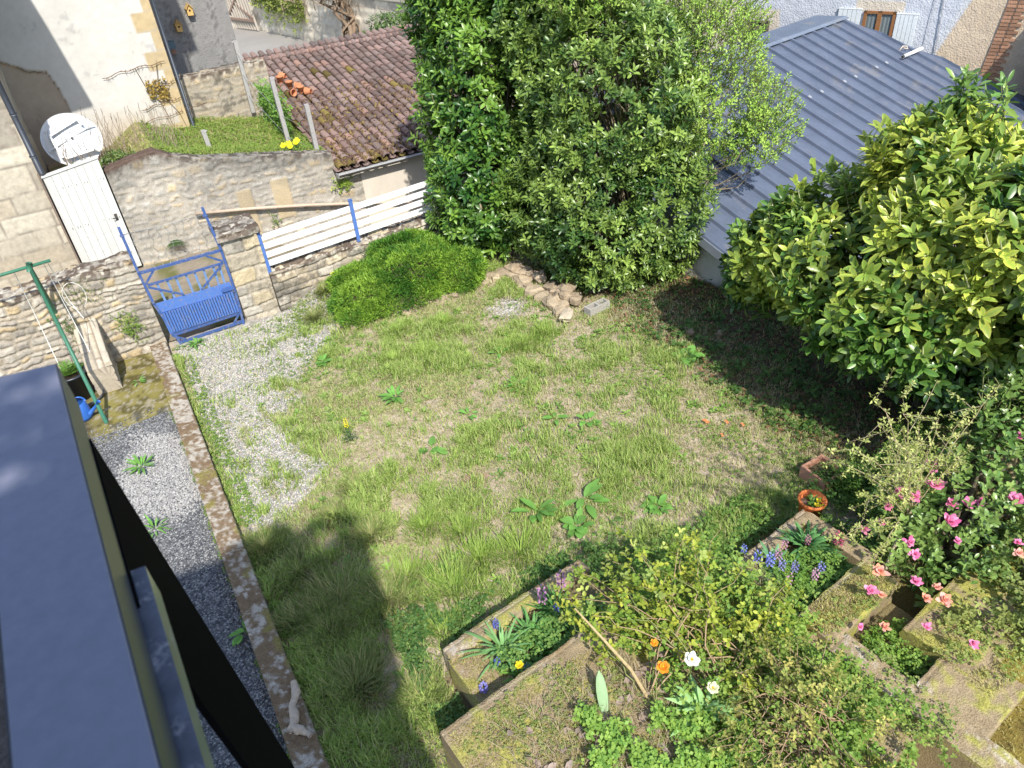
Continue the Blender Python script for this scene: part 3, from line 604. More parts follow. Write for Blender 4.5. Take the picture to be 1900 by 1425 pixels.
for r_ in range(nr_):
    for c_ in range(nc):
        for cov in (0, 1):
            x = 4.10+c_*PW+(PW/2 if cov else 0)+random.uniform(-.012, .012); y0 = 14.72+r_*RH+random.uniform(-.02, .02)+(0.03 if cov else 0); y1 = y0+RH+.08
            wv = vn(A([[x, y0]]), .9, 7)[0]
            cc = mix((.215, .145, .125), (.185, .14, .125), random.random())*random.uniform(.72, 1.3); cc = cc*(.85+.35*wv)
            if random.random() < .035: cc = A((.30, .19, .15))*random.uniform(.8, 1.1)
            mossn = vn(A([[x, y0]]), 1.3, 17)[0]-.18*(y0-14.7)/2-.10*max(0, x-5.5)
            if mossn > .42 and random.random() < .35: cc = A((.15, .115, .035))*random.uniform(.7, 1.4)
            k = 6; rr0, rr1 = (.088, .072) if cov else (.075, .09); G_ = []
            for yy, rr, lift in ((y0, rr0, .034 if cov else .018), (y1, rr1, .012 if cov else -.006)):
                row = []
                for j in range(k+1):
                    a_ = math.pi*j/k
                    h = rr*math.sin(a_)*.8 if cov else -rr*math.sin(a_)*.55+.03
                    row.append((x-rr*math.cos(a_), yy, zr(yy)+lift+h+(.02 if cov else 0)))
                G_.append(row)
            G_ = A(G_); b.grid(G_, cc)
            if cov: # front lip thickness
                fr = G_[0].copy(); fr2 = fr.copy(); fr2[:, 2] -= .016; fr2[:, 1] += .002; b.grid(A([fr2, fr]), A(cc)*.9)
for c_ in range(nc): # ridge tiles
    x = 4.1+c_*.38
    if x < 11.4:
        G_ = A([[(x+dx, 21.2-.11*math.cos(math.pi*j/6), 2.0+.09*math.sin(math.pi*j/6)+(.012 if dx == 0 else 0)) for j in range(7)] for dx in (0, .40)]); b.grid(G_, A((.26, .17, .14))*random.uniform(.8, 1.2))
k = 2200; P = np.stack([4.15+rng.random(k)**1.3*4.5, 14.8+rng.random(k)**1.5*3.6, np.zeros(k)], -1); P[:, 2] = zr(P[:, 1])+.10  # dark mossy lumps, added to paint the shaded holes under tile lips
for p in P[:1900]:
    s_ = random.uniform(.015, .04); b.tube([p-A((0, 0, .03)), p, p+A((0, 0, s_*.7))], [s_, s_*.9, s_*.3], 5, mix((.10, .06, .045), (.24, .18, .06), random.random()**3), False)
rf = build('tile_roof', b, M_tile, t)
b = MB(); ph = np.linspace(math.pi, 2*math.pi, 7)
G_ = A([[(x, 14.68+.065*math.cos(p), .87+.05*math.sin(p)) for p in ph] for x in (4.05, 11.6)]); b.grid(G_, (.50, .50, .50)); G_[:, :, 2] -= .006; b.grid(G_[:, ::-1], (.45, .45, .45)); b.box((4.05, 14.60, .86), (11.6, 14.625, .885), (.62, .62, .62)); b.box((4.02, 14.60, .80), (4.05, 14.75, .885), (.3, .3, .3))
build('gutter', b, M_zinc, t)
# terracotta pots lying on the tiles
pots = [(4.42, 19.3, 0), (4.62, 19.5, 1), (4.52, 18.9, 0), (4.66, 18.5, 0), (4.78, 18.8, 1), (4.86, 18.35, 1), (4.40, 18.55, 1)]
plb = ['terracotta pot on the tile roof, farthest of the heap', 'terracotta pot tipped on its side at the top of the heap on the roof', 'upright terracotta pot in the middle of the heap on the tile roof', 'upright terracotta pot in front of the heap on the tile roof', 'terracotta pot lying at the right of the heap on the tile roof', 'orange terracotta pot lying nearest the eave on the tile roof', 'terracotta pot half hidden behind the grey post on the tile roof']
for (x, y, ly), lb in zip(pots, plb):
    b = MB(); z = zr(y)+.11; pr = [(.045, 0), (.075, .12), (.085, .12), (.085, .15), (.07, .15), (.06, .03), (0, .03)]
    b.lathe((0, 0, 0), pr, 14, A((.48, .20, .10))*random.uniform(.9, 1.15)); V = b.v[0]
    if ly:
        an = random.uniform(0, 6.28); V = np.stack([V[:, 2]*math.cos(an)-V[:, 1]*math.sin(an), V[:, 2]*math.sin(an)+V[:, 1]*math.cos(an), V[:, 0]+.05], -1)
    b.v[0] = V*1.08+A((x, y, z)); build('terracotta_pot', b, M_terra, label=lb, cat='flower pot', group='pots on the tile roof')

# grey posts with wire
for (x, y, z0, z1, lx, lb) in ((3.88, 15.25, 1.05, 2.2, .0, 'grey weathered fence post nearest the eave of the tile roof'), (3.56, 16.2, 1.1, 2.62, .02, 'tall grey weathered fence post in front of the terracotta pots'), (3.40, 18.35, 1.5, 3.05, -.03, 'grey weathered fence post by the rear wall and hanging green creeper'), (1.95, 16.1, 1.4, 1.92, .03, 'short dark wooden stake in the raised grass plot')):
    b = MB(); b.bar((x, y, z0), (x-lx, y, z1), .085, .085, (1, 0, 0), (.33, .32, .31)); b.bar((x, y-.04, z1-.02), (x, y+.04, z1-.02), .09, .012, (1, 0, 0), (.4, .39, .38))
    build('fence_post', b, M_wood, label=lb, cat='post', group='grey posts along the raised plot')
b = MB()
for dz in (0, -.45, -.9): b.tube([(3.88, 15.2, 2.0+dz*.8), (3.56, 16.15, 2.3+dz), (3.40, 18.3, 2.8+dz)], .005, 4, (.3, .3, .3))
build('fence_wire', b, M_zinc, label='three thin wires strung between the grey posts', cat='wire')
# ------------------------------------------------------------------ shed with blue-grey metal roof
S0 = A((7.95, 7.435, .804)); SW = A((.98163, .19081, 0)); SV = A((.19081, -.98163, 0)); KS = .374
def sp(s, t_, dz=0.): p = S0+SW*s-SV*t_; return A((p[0], p[1], .804+KS*t_+dz))
t = thing('metal_roofed_shed', tuple(sp(4, 1)*A((1, 1, 0))), 'lean-to shed with ribbed blue-grey metal roof beside the garden', 'shed')
MC = (.115, .14, .20)
# right edge follows the neighbouring house
redge = lambda t_: np.interp(t_, [-1.3, 3.55, 4.2], [11.0, 9.42, 9.2])
b = MB(); TA, TB = -1.3, 3.55
tt = np.linspace(TA, TB, 12); ribs = np.arange(-.31, 10.6, .455); prof = []
for s_ in ribs:
    prof += [(s_-.035, 0), (s_-.022, .058), (s_+.022, .058), (s_+.035, 0)]
    for k in (1, 2): prof += [(s_+.035+k*.13-.01, .0), (s_+.035+k*.13-.004, .006), (s_+.035+k*.13+.004, .006), (s_+.035+k*.13+.01, .0)]
ps = A([p[0] for p in prof]); ph_ = A([p[1] for p in prof])
G_ = A([[sp(min(a, redge(q_)), q_, h if a < redge(q_) else 0.0) for a, h in zip(ps, ph_)] for q_ in tt]); b.grid(G_, MC, False)
b.hexa([sp(-.34, TA, -.12), sp(redge(TA), TA, -.12), sp(redge(TB), TB, -.12), sp(-.34, TB, -.12), sp(-.34, TA, -.012), sp(redge(TA), TA, -.012), sp(redge(TB), TB, -.012), sp(-.34, TB, -.012)], (.12, .13, .16))
build('roof_sheet', b, M_metalroof, t)
b = MB(); zt_ = .804+KS*3.55
def spz(s, t_, z): p = S0+SW*s-SV*t_; return A((p[0], p[1], z))
b.hexa([spz(-.36, 3.52, zt_+.045), spz(9.45, 3.52, zt_+.045), spz(9.2, 4.15, zt_+.05), spz(-.36, 4.15, zt_+.05), spz(-.36, 3.52, zt_+.055), spz(9.45, 3.52, zt_+.055), spz(9.2, 4.15, zt_+.06), spz(-.36, 4.15, zt_+.06)], (.11, .145, .21))
b.hexa([spz(-.36, 3.44, zt_+.012), spz(9.45, 3.44, zt_+.012), spz(9.45, 3.52, zt_+.044), spz(-.36, 3.52, zt_+.044), spz(-.36, 3.44, zt_+.022), spz(9.45, 3.44, zt_+.022), spz(9.45, 3.52, zt_+.056), spz(-.36, 3.52, zt_+.056)], (.17, .21, .28))
b.hexa([spz(-.36, 4.15, zt_-.2), spz(9.2, 4.15, zt_-.2), spz(9.2, 4.18, zt_-.2), spz(-.36, 4.18, zt_-.2), spz(-.36, 4.15, zt_+.06), spz(9.2, 4.15, zt_+.06), spz(9.2, 4.18, zt_+.06), spz(-.36, 4.18, zt_+.06)], (.15, .18, .24))
build('ridge_flashing', b, M_metalroof, t)
for i, s_ in enumerate(ribs[2:21]):
    if i % 3 == 0: continue
    b = MB(); b.hexa([sp(s_-.03, 1.80, .056), sp(s_+.03, 1.80, .056), sp(s_+.03, 1.86, .056), sp(s_-.03, 1.86, .056), sp(s_-.022, 1.80, .076), sp(s_+.022, 1.80, .076), sp(s_+.022, 1.86, .076), sp(s_-.022, 1.86, .076)], (.42, .44, .48)); build('clip', b, M_zinc, t)
b = MB(); b.hexa([sp(-.36, TA, -.13), sp(-.33, TA, -.13), sp(-.33, TB, -.13), sp(-.36, TB, -.13), sp(-.36, TA, .02), sp(-.33, TA, .02), sp(-.33, TB, .02), sp(-.36, TB, .02)], (.2, .22, .26)); build('verge_trim', b, M_metalroof, t)
pa = spz(-.18, 4.15, 0); pb = spz(-.18, -1.3, 0)
mb = MB(); wcol = lambda u, z, o, k: mix(mix((.50, .48, .44), (.42, .40, .365), fbm(np.stack([u, z, o], -1), 3, 15)), (.20, .19, .15), ss(.3, 0., z+.25*(vn(np.stack([u, z], -1), 6, 2)-.5)))
# wall follows the slope of the roof underside
wallgrid(mb, pa[:2], pb[:2], .22, -.15, lambda u: .804+KS*(4.15-u)-.13-.0*u if not isinstance(u, np.ndarray) else np.minimum(.804+KS*(4.15-u)-.125, zt_-.2), plain(wcol, .006, 12), .04, .1)
build('side_wall', mb, M_rough, t)
pc = spz(9.6, -1.28, 0)
mb = MB(); wallgrid(mb, pb[:2]+SW[:2]*.02, pc[:2], .2, -.15, .2, plain(wcol, .006, 12), .1, .1); build('front_wall', mb, M_rough, t)
b = MB(); b.tube([sp(8.95, 1.76, .10), sp(9.85, 1.76, .10)], .04, 10, (.78, .78, .78)); b.tube([sp(8.9, 1.76, .10), sp(8.952, 1.76, .10)], .03, 8, (.05, .05, .05))
build('white_pipe', b, M_white, label='short white plastic pipe lying across the metal roof by the house wall', cat='pipe')
b = MB(); b.tube([sp(9.25, 2.0, .07), sp(9.5, 2.05, .08), sp(9.6, 2.0, .08), sp(9.5, 1.93, .08), sp(9.42, 2.0, .08)], .015, 6, (.55, .48, .40)); build('rag', b, M_wood, label='scrap of pale cord beside the white pipe on the metal roof', cat='cord')
# grey boundary wall running on from the shed, mostly behind the big laurel
pd_ = pb+SV*4.6
mb = MB(); wallgrid(mb, pb[:2]+SV[:2]*.02, pd_[:2], .3, -.2, lambda u: 1.0+.05*vn(np.stack([u, u*0], -1), 1.5, 3), rubble(sw=.35, sh=.17, depth=.02, seed=98, lich=.6, pal=[(.3, .28, .25), (.26, .25, .22)]), .04, .08)
build('side_boundary_wall', mb, M_stone, label='dark grey stone wall in the shade under the yellow-green laurel', cat='stone wall', org=(8.5, 4, 0))

# ------------------------------------------------------------------ neighbouring house, blue-white render
F0 = A((16.95, 12.95, 0.)); FD = A((.36, -.93296, 0.)); FN = A((-.93296, -.36, 0.))   # along the facade, outward normal (to the garden)
t = thing('neighbour_house', tuple(F0-FN*4), 'tall house with bluish white rough render, stone trim and brick corner', 'house')
def fp(s, z, o=0.): p = F0+FD*s+FN*o; return A((p[0], p[1], z))
def nh(u, z, off, key):
    s = u-9.; q = np.stack([u, z, off], -1); n = fbm(q, 2.2, 101); n2 = fbm(q, 9, 102)
    c = mix((.52, .54, .585), (.46, .485, .53), n2)
    tan = mix((.56, .46, .34), (.50, .40, .29), n)*(.85+.3*n2)[..., None]
    e1_ = 2.05+(z-1.2)*.40; c = mix(c, (.52, .53, .54), ss(.10, .0, np.abs(s-e1_+.05)))
    c = mix(c, tan, ss(-.01, .02, s-e1_-.02)); c = mix(c, mix((.60, .55, .48), tan, .4), ss(-2.6, -2.85, s+.05*(n2-.5)))
    for (a, b_, z0, z1) in ((.16, 1.24, 2.24, 2.47), (-2.86, -1.72, 1.90, 2.16), (-1.93, -1.68, .5, 1.92), (-2.9, -2.62, .5, 1.92)):
        k = ss(.012, -.004, np.maximum(np.maximum(a-s, s-b_), np.maximum(z0-z-.14*(s-a)*0, z-z1)))*(1. if key == 'f' else 0); c = mix(c, mix((.60, .53, .43), (.52, .46, .38), n), k)
    return .012*(n2-.5)+.02*(fbm(q, 26, 7)-.5), c
mb = MB(); p_a = F0+FD*-9; p_b = F0+FD*7
wallgrid(mb, p_a[:2], p_b[:2], 4.5, -1.7, 8.5, nh, .05, .7); build('wall', mb, M_rough, t)
b = MB(); b.hexa([fp(-9.3, 8.5, .5), fp(7.3, 8.5, .5), fp(7.3, 8.5, -5), fp(-9.3, 8.5, -5), fp(-9.3, 10, -2), fp(7.3, 10, -2), fp(7.3, 10, -2.2), fp(-9.3, 10, -2.2)], (.3, .16, .1)); build('roof', b, M_tile, t)
def windowp(s0, s1, z0, z1, curtain, wood):
    b = MB(); o = .02
    for (a0, a1, c0, c1) in ((s0, s0+.07, z0, z1), (s1-.07, s1, z0, z1), (s0, s1, z1-.06, z1), ((s0+s1)/2-.05, (s0+s1)/2+.05, z0, z1)):
        b.hexa([fp(a0, c0, .005), fp(a1, c0, .005), fp(a1, c0, .045), fp(a0, c0, .045), fp(a0, c1, .005), fp(a1, c1, .005), fp(a1, c1, .045), fp(a0, c1, .045)], wood)
    f = build('window', b, M_wood, t)
    b = MB(); n_ = 30; G_ = A([[fp(s0+(s1-s0)*i/n_, z, .012+.006*math.sin(i*1.7)) for i in range(n_+1)] for z in (z0, z1)]); cc = A([[mix(curtain, A(curtain)*.5, .5+.5*math.sin(i*1.7)) for i in range(n_+1)]]*2); b.grid(G_, cc); build('curtain', b, M_plaster, f)
windowp(.38, 1.11, 1.3, 2.24, (.20, .24, .25), (.26, .12, .05))
windowp(-2.62, -1.94, .9, 1.90, (.10, .10, .09), (.12, .10, .08))
for (s0, s1, zt1, nm) in ((1.13, 1.60, 2.20, 'r'), (-.22, .32, 2.26, 'l')):
    b = MB(); nb = 5
    for i in range(nb):
        a = s0+(s1-s0)*i/nb; a2 = s0+(s1-s0)*(i+1)/nb-.008
        b.hexa([fp(a, 1.3, .02), fp(a2, 1.3, .02), fp(a2, 1.3, .055), fp(a, 1.3, .055), fp(a, zt1, .02), fp(a2, zt1, .02), fp(a2, zt1, .055), fp(a, zt1, .055)], (.62, .66, .68))
    b.hexa([fp(s0-.01, zt1, .015), fp(s1+.01, zt1, .015), fp(s1+.01, zt1, .06), fp(s0-.01, zt1, .06), fp(s0-.01, zt1+.02, .015), fp(s1+.01, zt1+.02, .015), fp(s1+.01, zt1+.02, .06), fp(s0-.01, zt1+.02, .06)], (.66, .69, .7))
    build('shutter', b, M_paint, t)
b = MB()   # brick corner strip, courses modelled
for i in range(70):
    z = -.5+i*.075
    for j in range(2):
        w_ = .16+.05*((i+j) % 2); s_ = 3.24+(z-1.4)*.10+j*(.17 if i % 2 else .2)-.02
        b.hexa([fp(s_, z, -.05), fp(s_+w_, z, -.05), fp(s_+w_, z, .03), fp(s_, z, .03), fp(s_, z+.058, -.05), fp(s_+w_, z+.058, -.05), fp(s_+w_, z+.058, .03), fp(s_, z+.058, .03)], A((.34, .19, .12))*random.uniform(.75, 1.25))
build('brick_corner', b, M_tile, t)
b = MB(); b.tube([fp(2.15, -1, .03), fp(2.15, 1.2, .03), fp(2.02, 3, .03), fp(2.02, 8, .03)], .012, 5, (.4, .41, .44)); b.tube([fp(1.86, -1, .03), fp(1.90, 8, .03)], .006, 5, (.35, .36, .38)); build('cable', b, M_zinc, t)
# far right: another small tiled roof against the brick corner
t = thing('small_tiled_roof', tuple(fp(5.2, 0, 1.2)), 'brown tiled lean-to roof with cement edge at the far right', 'roof')
b = MB()
for i in range(9):
    for j in range(12):
        s0_ = 4.45+j*.19; z0_ = 2.7-i*.12; o0 = .05+i*.13; k = 5
        G_ = A([[fp(s0_+.085-.085*math.cos(math.pi*q_/k), zz2+.06*math.sin(math.pi*q_/k), oo) for q_ in range(k+1)] for zz2, oo in ((z0_, o0), (z0_-.16, o0+.26))]); b.grid(G_, A((.24, .14, .11))*random.uniform(.7, 1.3))
build('tiles', b, M_tile, t)
b = MB(); b.hexa([fp(4.3, 2.62, .03), fp(6.8, 2.62, .03), fp(6.8, 1.55, 1.2), fp(4.3, 1.55, 1.2), fp(4.3, 2.66, .03), fp(6.8, 2.66, .03), fp(6.8, 1.59, 1.2), fp(4.3, 1.59, 1.2)], (.08, .05, .04)); build('underside', b, M_tile, t)
b = MB(); b.bar(fp(4.34, 2.78, .05), fp(4.34, 1.70, 1.22), .16, .12, FD, (.40, .38, .34)); build('cement_edge', b, M_conc, t)
b = MB(); b.hexa([fp(4.38, -1.6, .05), fp(6.7, -1.6, .05), fp(6.7, -1.6, 1.0), fp(4.38, -1.6, 1.0), fp(4.38, 2.5, .05), fp(6.7, 2.5, .05), fp(6.7, 1.6, 1.0), fp(4.38, 1.6, 1.0)], (.42, .30, .2)); build('wall', b, M_rough, t)

# ------------------------------------------------------------------ far street side: wall, gate, tangled shrub, hedge, house
far = lambda s, z, o=0.: A((9.0+.20*s+.98*o, 40.5-.98*s+.2*o, z))    # s runs toward us, o to the right
def fwf(u, z, o, k):
    return base_far(u, z, o, k)
base_far = rubble(sw=.9, sh=.38, depth=.05, gap=.05, lich=.3, seed=120, pal=[(.66, .58, .46), (.58, .53, .44), (.70, .62, .5)], mortar=(.55, .48, .38), warp=.1)
mb = MB(); wallgrid(mb, far(-3, 0)[:2]-A((0, 0)), far(20, 0)[:2], .5, -.5, 1.75, fwf, .1, .2)
build('far_wall', mb, M_stone, label='pale stone wall with coping along the far street', cat='stone wall', org=tuple(far(8, 0)))
mb = MB(); b = mb; b.hexa([far(-.5, 1.78, -.12), far(20, 1.78, -.12), far(20, 1.78, .6), far(-.5, 1.78, .6), far(-.5, 1.92, -.12), far(20, 1.92, -.12), far(20, 1.92, .6), far(-.5, 1.92, .6)], (.48, .44, .36))
build('wall_coping', b, M_stone, label='long pale stone ledge capping the far street wall', cat='coping')
t = thing('picket_gate', tuple(far(-1.5, -.3, -.1)), 'old grey leaning wooden picket gate at the end of the far street', 'gate')
for i in range(12):
    b = MB(); s_ = i/11; p = far(-2.6+s_*2.6, -.25, -.5+s_*.3); b.bar(p, p+A((-.25, 0, 2.3+.2*s_)), .10, .03, (1, 0, 0), (.40, .36, .31)); build('picket', b, M_wood, t)
for (a, b_) in ((far(-2.6, .1, -.55), far(0, 1.9, -.45)), (far(-2.6, 1.5, -.6), far(0, .3, -.3)), (far(-2.6, .2, -.6), far(0, .2, -.3))):
    b = MB(); b.bar(a, b_, .1, .05, (0, 0, 1), (.25, .17, .13)); build('brace', b, M_wood, t)
mb = MB(); wallgrid(mb, (7.0, 43.5), (9.2, 41.5), .4, -.5, 3.2, base_far, .12, .2); build('gate_wall', mb, M_stone, label='pale rough wall left of the leaning picket gate', cat='stone wall', org=(8, 42, 0))
b = MB(); b.hexa([far(7.6, -.29, -1.1), far(8.2, -.29, -1.1), far(8.2, -.29, -.5), far(7.6, -.29, -.5), far(7.6, -.265, -1.1), far(8.2, -.265, -1.1), far(8.2, -.265, -.5), far(7.6, -.265, -.5)], (.12, .10, .09)); build('drain_cover', b, M_zinc, label='dark rectangular drain cover in the far street', cat='drain cover')
t = thing('far_house', (14, 50, 0), 'white rendered building beyond the far street wall', 'house')
mb = MB(); wallgrid(mb, (9.2, 48), (40, 40), 6, -.5, 9, plain(lambda u, z, o, k: mix((.66, .65, .62), (.60, .58, .54), fbm(np.stack([u, z, o], -1), .7, 5)), .01), .5, 2); build('wall', mb, M_plaster, t)
b = MB(); b.hexa([(9, 47, 9), (41, 39, 9), (43, 47, 9), (11, 55, 9), (10, 51, 11.5), (42, 43, 11.5), (42, 43.3, 11.5), (10, 51.3, 11.5)], (.33, .18, .12)); build('roof', b, M_tile, t)
t = thing('bare_vine', tuple(far(7.6, -.3, -.3)), 'bare twiggy climbing shrub tangled over the far street wall', 'shrub')
b = MB(); P0_ = far(9.4, -.3, -.35)
for i in range(7): limb(b, P0_+rng.normal(size=3)*.1, P0_+A((-.9+.25*i+rng.normal()*.2, 1.0, 2.5+rng.random()*.5)), .11, .05, 7, .25, 6, (.22, .16, .11))
build('trunk', b, M_bark, t)
b = MB()
for i in range(420):
    o_ = P0_+A((-.3+rng.normal()*.9, .6+rng.normal()*.5, 2.2+abs(rng.normal())*.9)); e_ = o_+rsph(1)[0]*A((1.0, .7, .9)); md = (o_+e_)/2+rng.normal(size=3)*.2; b.tube([o_, md, e_], [.018, .013, .008], 3, (.36, .28, .2), False)
build('twigs', b, M_bark, t)
def leafmass(name, label, cat, E, n, k, L, W, C, Ce=None, mat=None, up=.6, jit=.35, group=None, zmin=.05, shell=.6, hi=True, sp=.014, trunk=None, tcol=(.12, .10, .07), twigs=False, cvar=.2, tilt=(35, 78), fold=.3, cfun=None, nb=14, extra=None, flat=1.):
    base = A(trunk[0] if trunk else (E[0][0], E[0][1], 0.))
    t_ = thing(name, tuple(base), label, cat, group)
    P, Nn = crown_pts(E, n, shell, zmin)
    b = MB(); tw = MB() if twigs else None
    Ci = mix(C[0], C[1], np.clip(fbm(P, 1.6, int(n))*1.6-.3+.25*rng.normal(size=n), 0, 1)) if len(A(C).shape) == 2 else np.tile(A(C), (n, 1))
    if cfun is not None: Ci, Cei = cfun(P, Ci)
    else: Cei = None if Ce is None else np.tile(A(Ce), (n, 1))
    Nn = Nn*A((1, 1, flat))
    rosettes(b, P, Nn, up, jit, k, L, W, Ci, Cei, sp, tilt, tw, hi, fold, cvar=cvar)
    if extra: extra(b, P, Nn)
    build('crown', b, mat or M_leafg, t_)
    tb = MB(); EE = A(E)
    for bs in (trunk or [tuple(base)]):
        for i in range(nb):
            j = rng.integers(len(P)); tgt = P[j]; tgt = A(bs)+(tgt-A(bs))*.85
            limb(tb, A(bs)+A((rng.normal()*.06, rng.normal()*.06, -.05)), tgt, (.035+.02*rng.random())*min(1, 26/nb), .006, 7, .16, 6, tcol)
    build('trunk', tb, M_bark, t_)
    if tw is not None and tw.v: build('twigs', tw, M_bark, t_)
    return t_
leafmass('evergreen_hedge', 'glossy dark evergreen hedge behind the ridge of the tile roof', 'hedge', [(10.9, 27.6, .6, 1.3, 1.0, 1.0), (13.0, 27.6, .7, 1.3, 1.0, 1.0), (9.9, 28.0, .2, .6, .8, .8)], 1500, 6, .15, .05, ((.05, .12, .03), (.16, .24, .05)), zmin=-.3, hi=False)
leafmass('potted_shrub', 'small round green shrub beside the street end of the grey wall', 'shrub', [(4.75, 22.6, 1.25, .45, .35, .35)], 420, 6, .06, .03, ((.08, .14, .03), (.16, .22, .06)), zmin=.6, hi=False, nb=5)
mb = MB(); wallgrid(mb, (4.35, 22.3), (5.4, 22.3), .6, -.3, 1.0, rubble(sw=.3, sh=.15, seed=140, lich=.4, pal=[(.36, .33, .3), (.42, .38, .33)]), .05, .1); build('low_pier', mb, M_stone, label='low weathered pier holding the small round shrub', cat='pier', org=(4.8, 22.5, 0))
b = MB()
for i in range(9): limb(b, (11.9+i*.45, 30, -.3), (12.3+i*.5+random.uniform(-.5, .5), 31, 3.2+random.random()), .05, .015, 6, .2, 5, (.42, .36, .25))
t = thing('bare_saplings', (13, 30, -.3), 'clump of leafless pale stems in front of the white far building', 'shrub'); build('stem', b, M_bark, t)

# ------------------------------------------------------------------ the house the photograph is taken from (behind the camera, casts the shade on the left)
t = thing('viewpoint_house', (-3, -5, 0), 'rendered house wall behind the balcony', 'house')
b = MB(); b.box((-7, -9, 0), (-.75, -.62, 7.0), (.55, .5, .43)); build('wall', b, M_plaster, t)
b = MB(); b.hexa([(-7.2, -9.2, 7.0), (-.7, -9.2, 7.0), (-.7, -.55, 7.0), (-7.2, -.55, 7.0), (-5.0, -9.2, 8.6), (-2.6, -9.2, 8.3), (-1.5, -.6, 7.6), (-5.0, -.6, 8.2)], (.3, .16, .1)); build('roof', b, M_tile, t)

b = MB()  # unseen shutter added to keep sun off the rail and shade the lawn
for i in range(4): b.box((-.74+i*.125, -.60, 4.9), (-.74+i*.125+.12, -.56, 6.95+.03*(i % 2)), (.30, .32, .34))
b.box((-.74, -.56, 5.1), (-.25, -.53, 5.2), (.30, .32, .34)); b.box((-.74, -.56, 6.5), (-.25, -.53, 6.6), (.30, .32, .34)); build('shutter', b, M_paint, t)
# ------------------------------------------------------------------ balcony railing close to the lens
t = thing('balcony_railing', (-.2, .3, 4.5), 'dark grey metal balcony railing close to the lens at lower left', 'railing')
zr0, zr1 = 5.46, 5.50
BK = (.018, .020, .024); RT = (.165, .17, .225)
b = MB(); b.hexa([(-.240, 1.02, 5.43), (-.148, 1.004, 5.43), (-.090, -.15, 5.43), (-.182, -.15, 5.43), (-.240, 1.02, 5.5), (-.148, 1.004, 5.5), (-.090, -.15, 5.5), (-.182, -.15, 5.5)], (.03, .034, .045))
b.hexa([(-.238, 1.018, 5.5005), (-.1495, 1.002, 5.5005), (-.0915, -.15, 5.5005), (-.1805, -.15, 5.5005), (-.237, 1.017, 5.502), (-.1505, 1.001, 5.502), (-.0925, -.15, 5.502), (-.1795, -.15, 5.502)], RT)  # paler top sheet paints in the sky reflected by the dark rail
ob = build('top_rail', b, vmat('rail_paint_sky_sheen', .40, .5, 60, .10, .05, .0006), t)
b = MB(); b.hexa([(-.150, .660, 5.375), (-.114, .656, 5.375), (-.080, -.15, 5.375), (-.120, -.15, 5.375), (-.150, .660, 5.42), (-.114, .656, 5.42), (-.080, -.15, 5.42), (-.120, -.15, 5.42)], (.10, .11, .14))
build('lower_rail', b, vmat('worn_rail_metal', .25, .6, 25, .35, .2, .001, mott=(22, .6, (.42, .42, .45), .6)), t)
nn = A((-.9987, -.05, 0)); po = [(-0.1455, 0.915, 5.430), (-0.1535, 1.075, 4.926), (-0.1731, 1.468, 3.689), (-0.1758, 1.520, 3.500), (-0.1507, 1.020, 3.500), (-0.1380, 0.764, 4.596), (-0.1337, 0.678, 4.970), (-0.1310, 0.625, 5.204), (-0.1298, 0.600, 5.430)]
b = MB(); n_ = len(po); F_ = A(po); V = np.concatenate([F_-nn*.004, F_+nn*.004]); T_ = [(0, i, i+1) for i in range(1, n_-1)]; T2_ = [(n_, n_+i+1, n_+i) for i in range(1, n_-1)]
b.add(V, [A(T_+T2_), A([(i, (i+1) % n_, n_+(i+1) % n_, n_+i) for i in range(n_)])], (.005, .005, .006), False)
MP = vmat('black_plate_paint', .6, .03, 60, .2, .05, .0006); MP.node_tree.nodes['Principled BSDF'].inputs['IOR'].default_value = 1.08; build('corner_plate', b, MP, t)
b = MB(); b.hexa([(-1.6, -.6, 4.02), (-.155, -.6, 4.02), (-.26, .98, 4.02), (-1.6, .98, 4.02), (-1.6, -.6, 4.12), (-.155, -.6, 4.12), (-.26, .98, 4.12), (-1.6, .98, 4.12)], (.30, .27, .23))
build('balcony_floor', b, M_wood, label='weathered pale wooden balcony floor behind the railing', cat='balcony')
# ------------------------------------------------------------------ green clothes-line frame, tub, bucket
t = thing('clothes_line_frame', (-1.26, 9.9, 0), 'green metal clothes-line frame with slanting leg and thin white lines', 'clothes line')
GR = (.045, .16, .10)
top = A((-1.36, 11.0, 1.98))
b = MB(); b.tube([(-1.26, 9.86, 0), top], .026, 10, GR); build('leg', b, M_green, t)
b = MB(); b.tube([(-1.42, 12.0, 0), top+A((0, .03, 0))], .026, 10, GR); build('leg', b, M_green, t)
b = MB(); b.tube([(-2.6, 10.98, 1.96), (-1.1, 11.02, 2.0)], .022, 10, GR); b.tube([(-1.38, 11.0, 1.93), (-1.34, 11.0, 2.05)], .038, 8, GR); build('crossbar', b, M_green, t)
for (x, dx, zl) in ((-1.55, -.05, .45), (-1.19, .03, .35), (-1.14, .10, 1.1)):
    b = MB(); b.tube([(x, 11.0, 2.0), (x+dx*.3, 10.98, 1.4), (x+dx, 10.95, zl)], .005, 4, (.75, .75, .70)); build('line', b, M_white, t)
b = MB(); a_ = np.linspace(0, 2*np.pi, 16); b.tube([(-1.02+.14*math.cos(q_), 10.97, 1.45+.2*math.sin(q_)) for q_ in a_], .004, 4, (.75, .75, .68), False); build('loop', b, M_white, t)
t = thing('plant_tub', (-1.52, 10.85, 0), 'black plastic tub with a bright green fern beside the stone pier', 'plant pot')
b = MB(); b.lathe((-1.50, 10.82, 0), [(0, .01), (.17, .0), (.21, .40), (.235, .40), (.235, .43), (.2, .43), (.19, .36), (0, .36)], 24, (.025, .03, .038)); build('pot', b, M_plastic, t)
b = MB(); b.lathe((-1.50, 10.82, .355), [(0, .012), (.19, .01)], 20, (.06, .045, .03)); build('soil', b, M_soil, t)
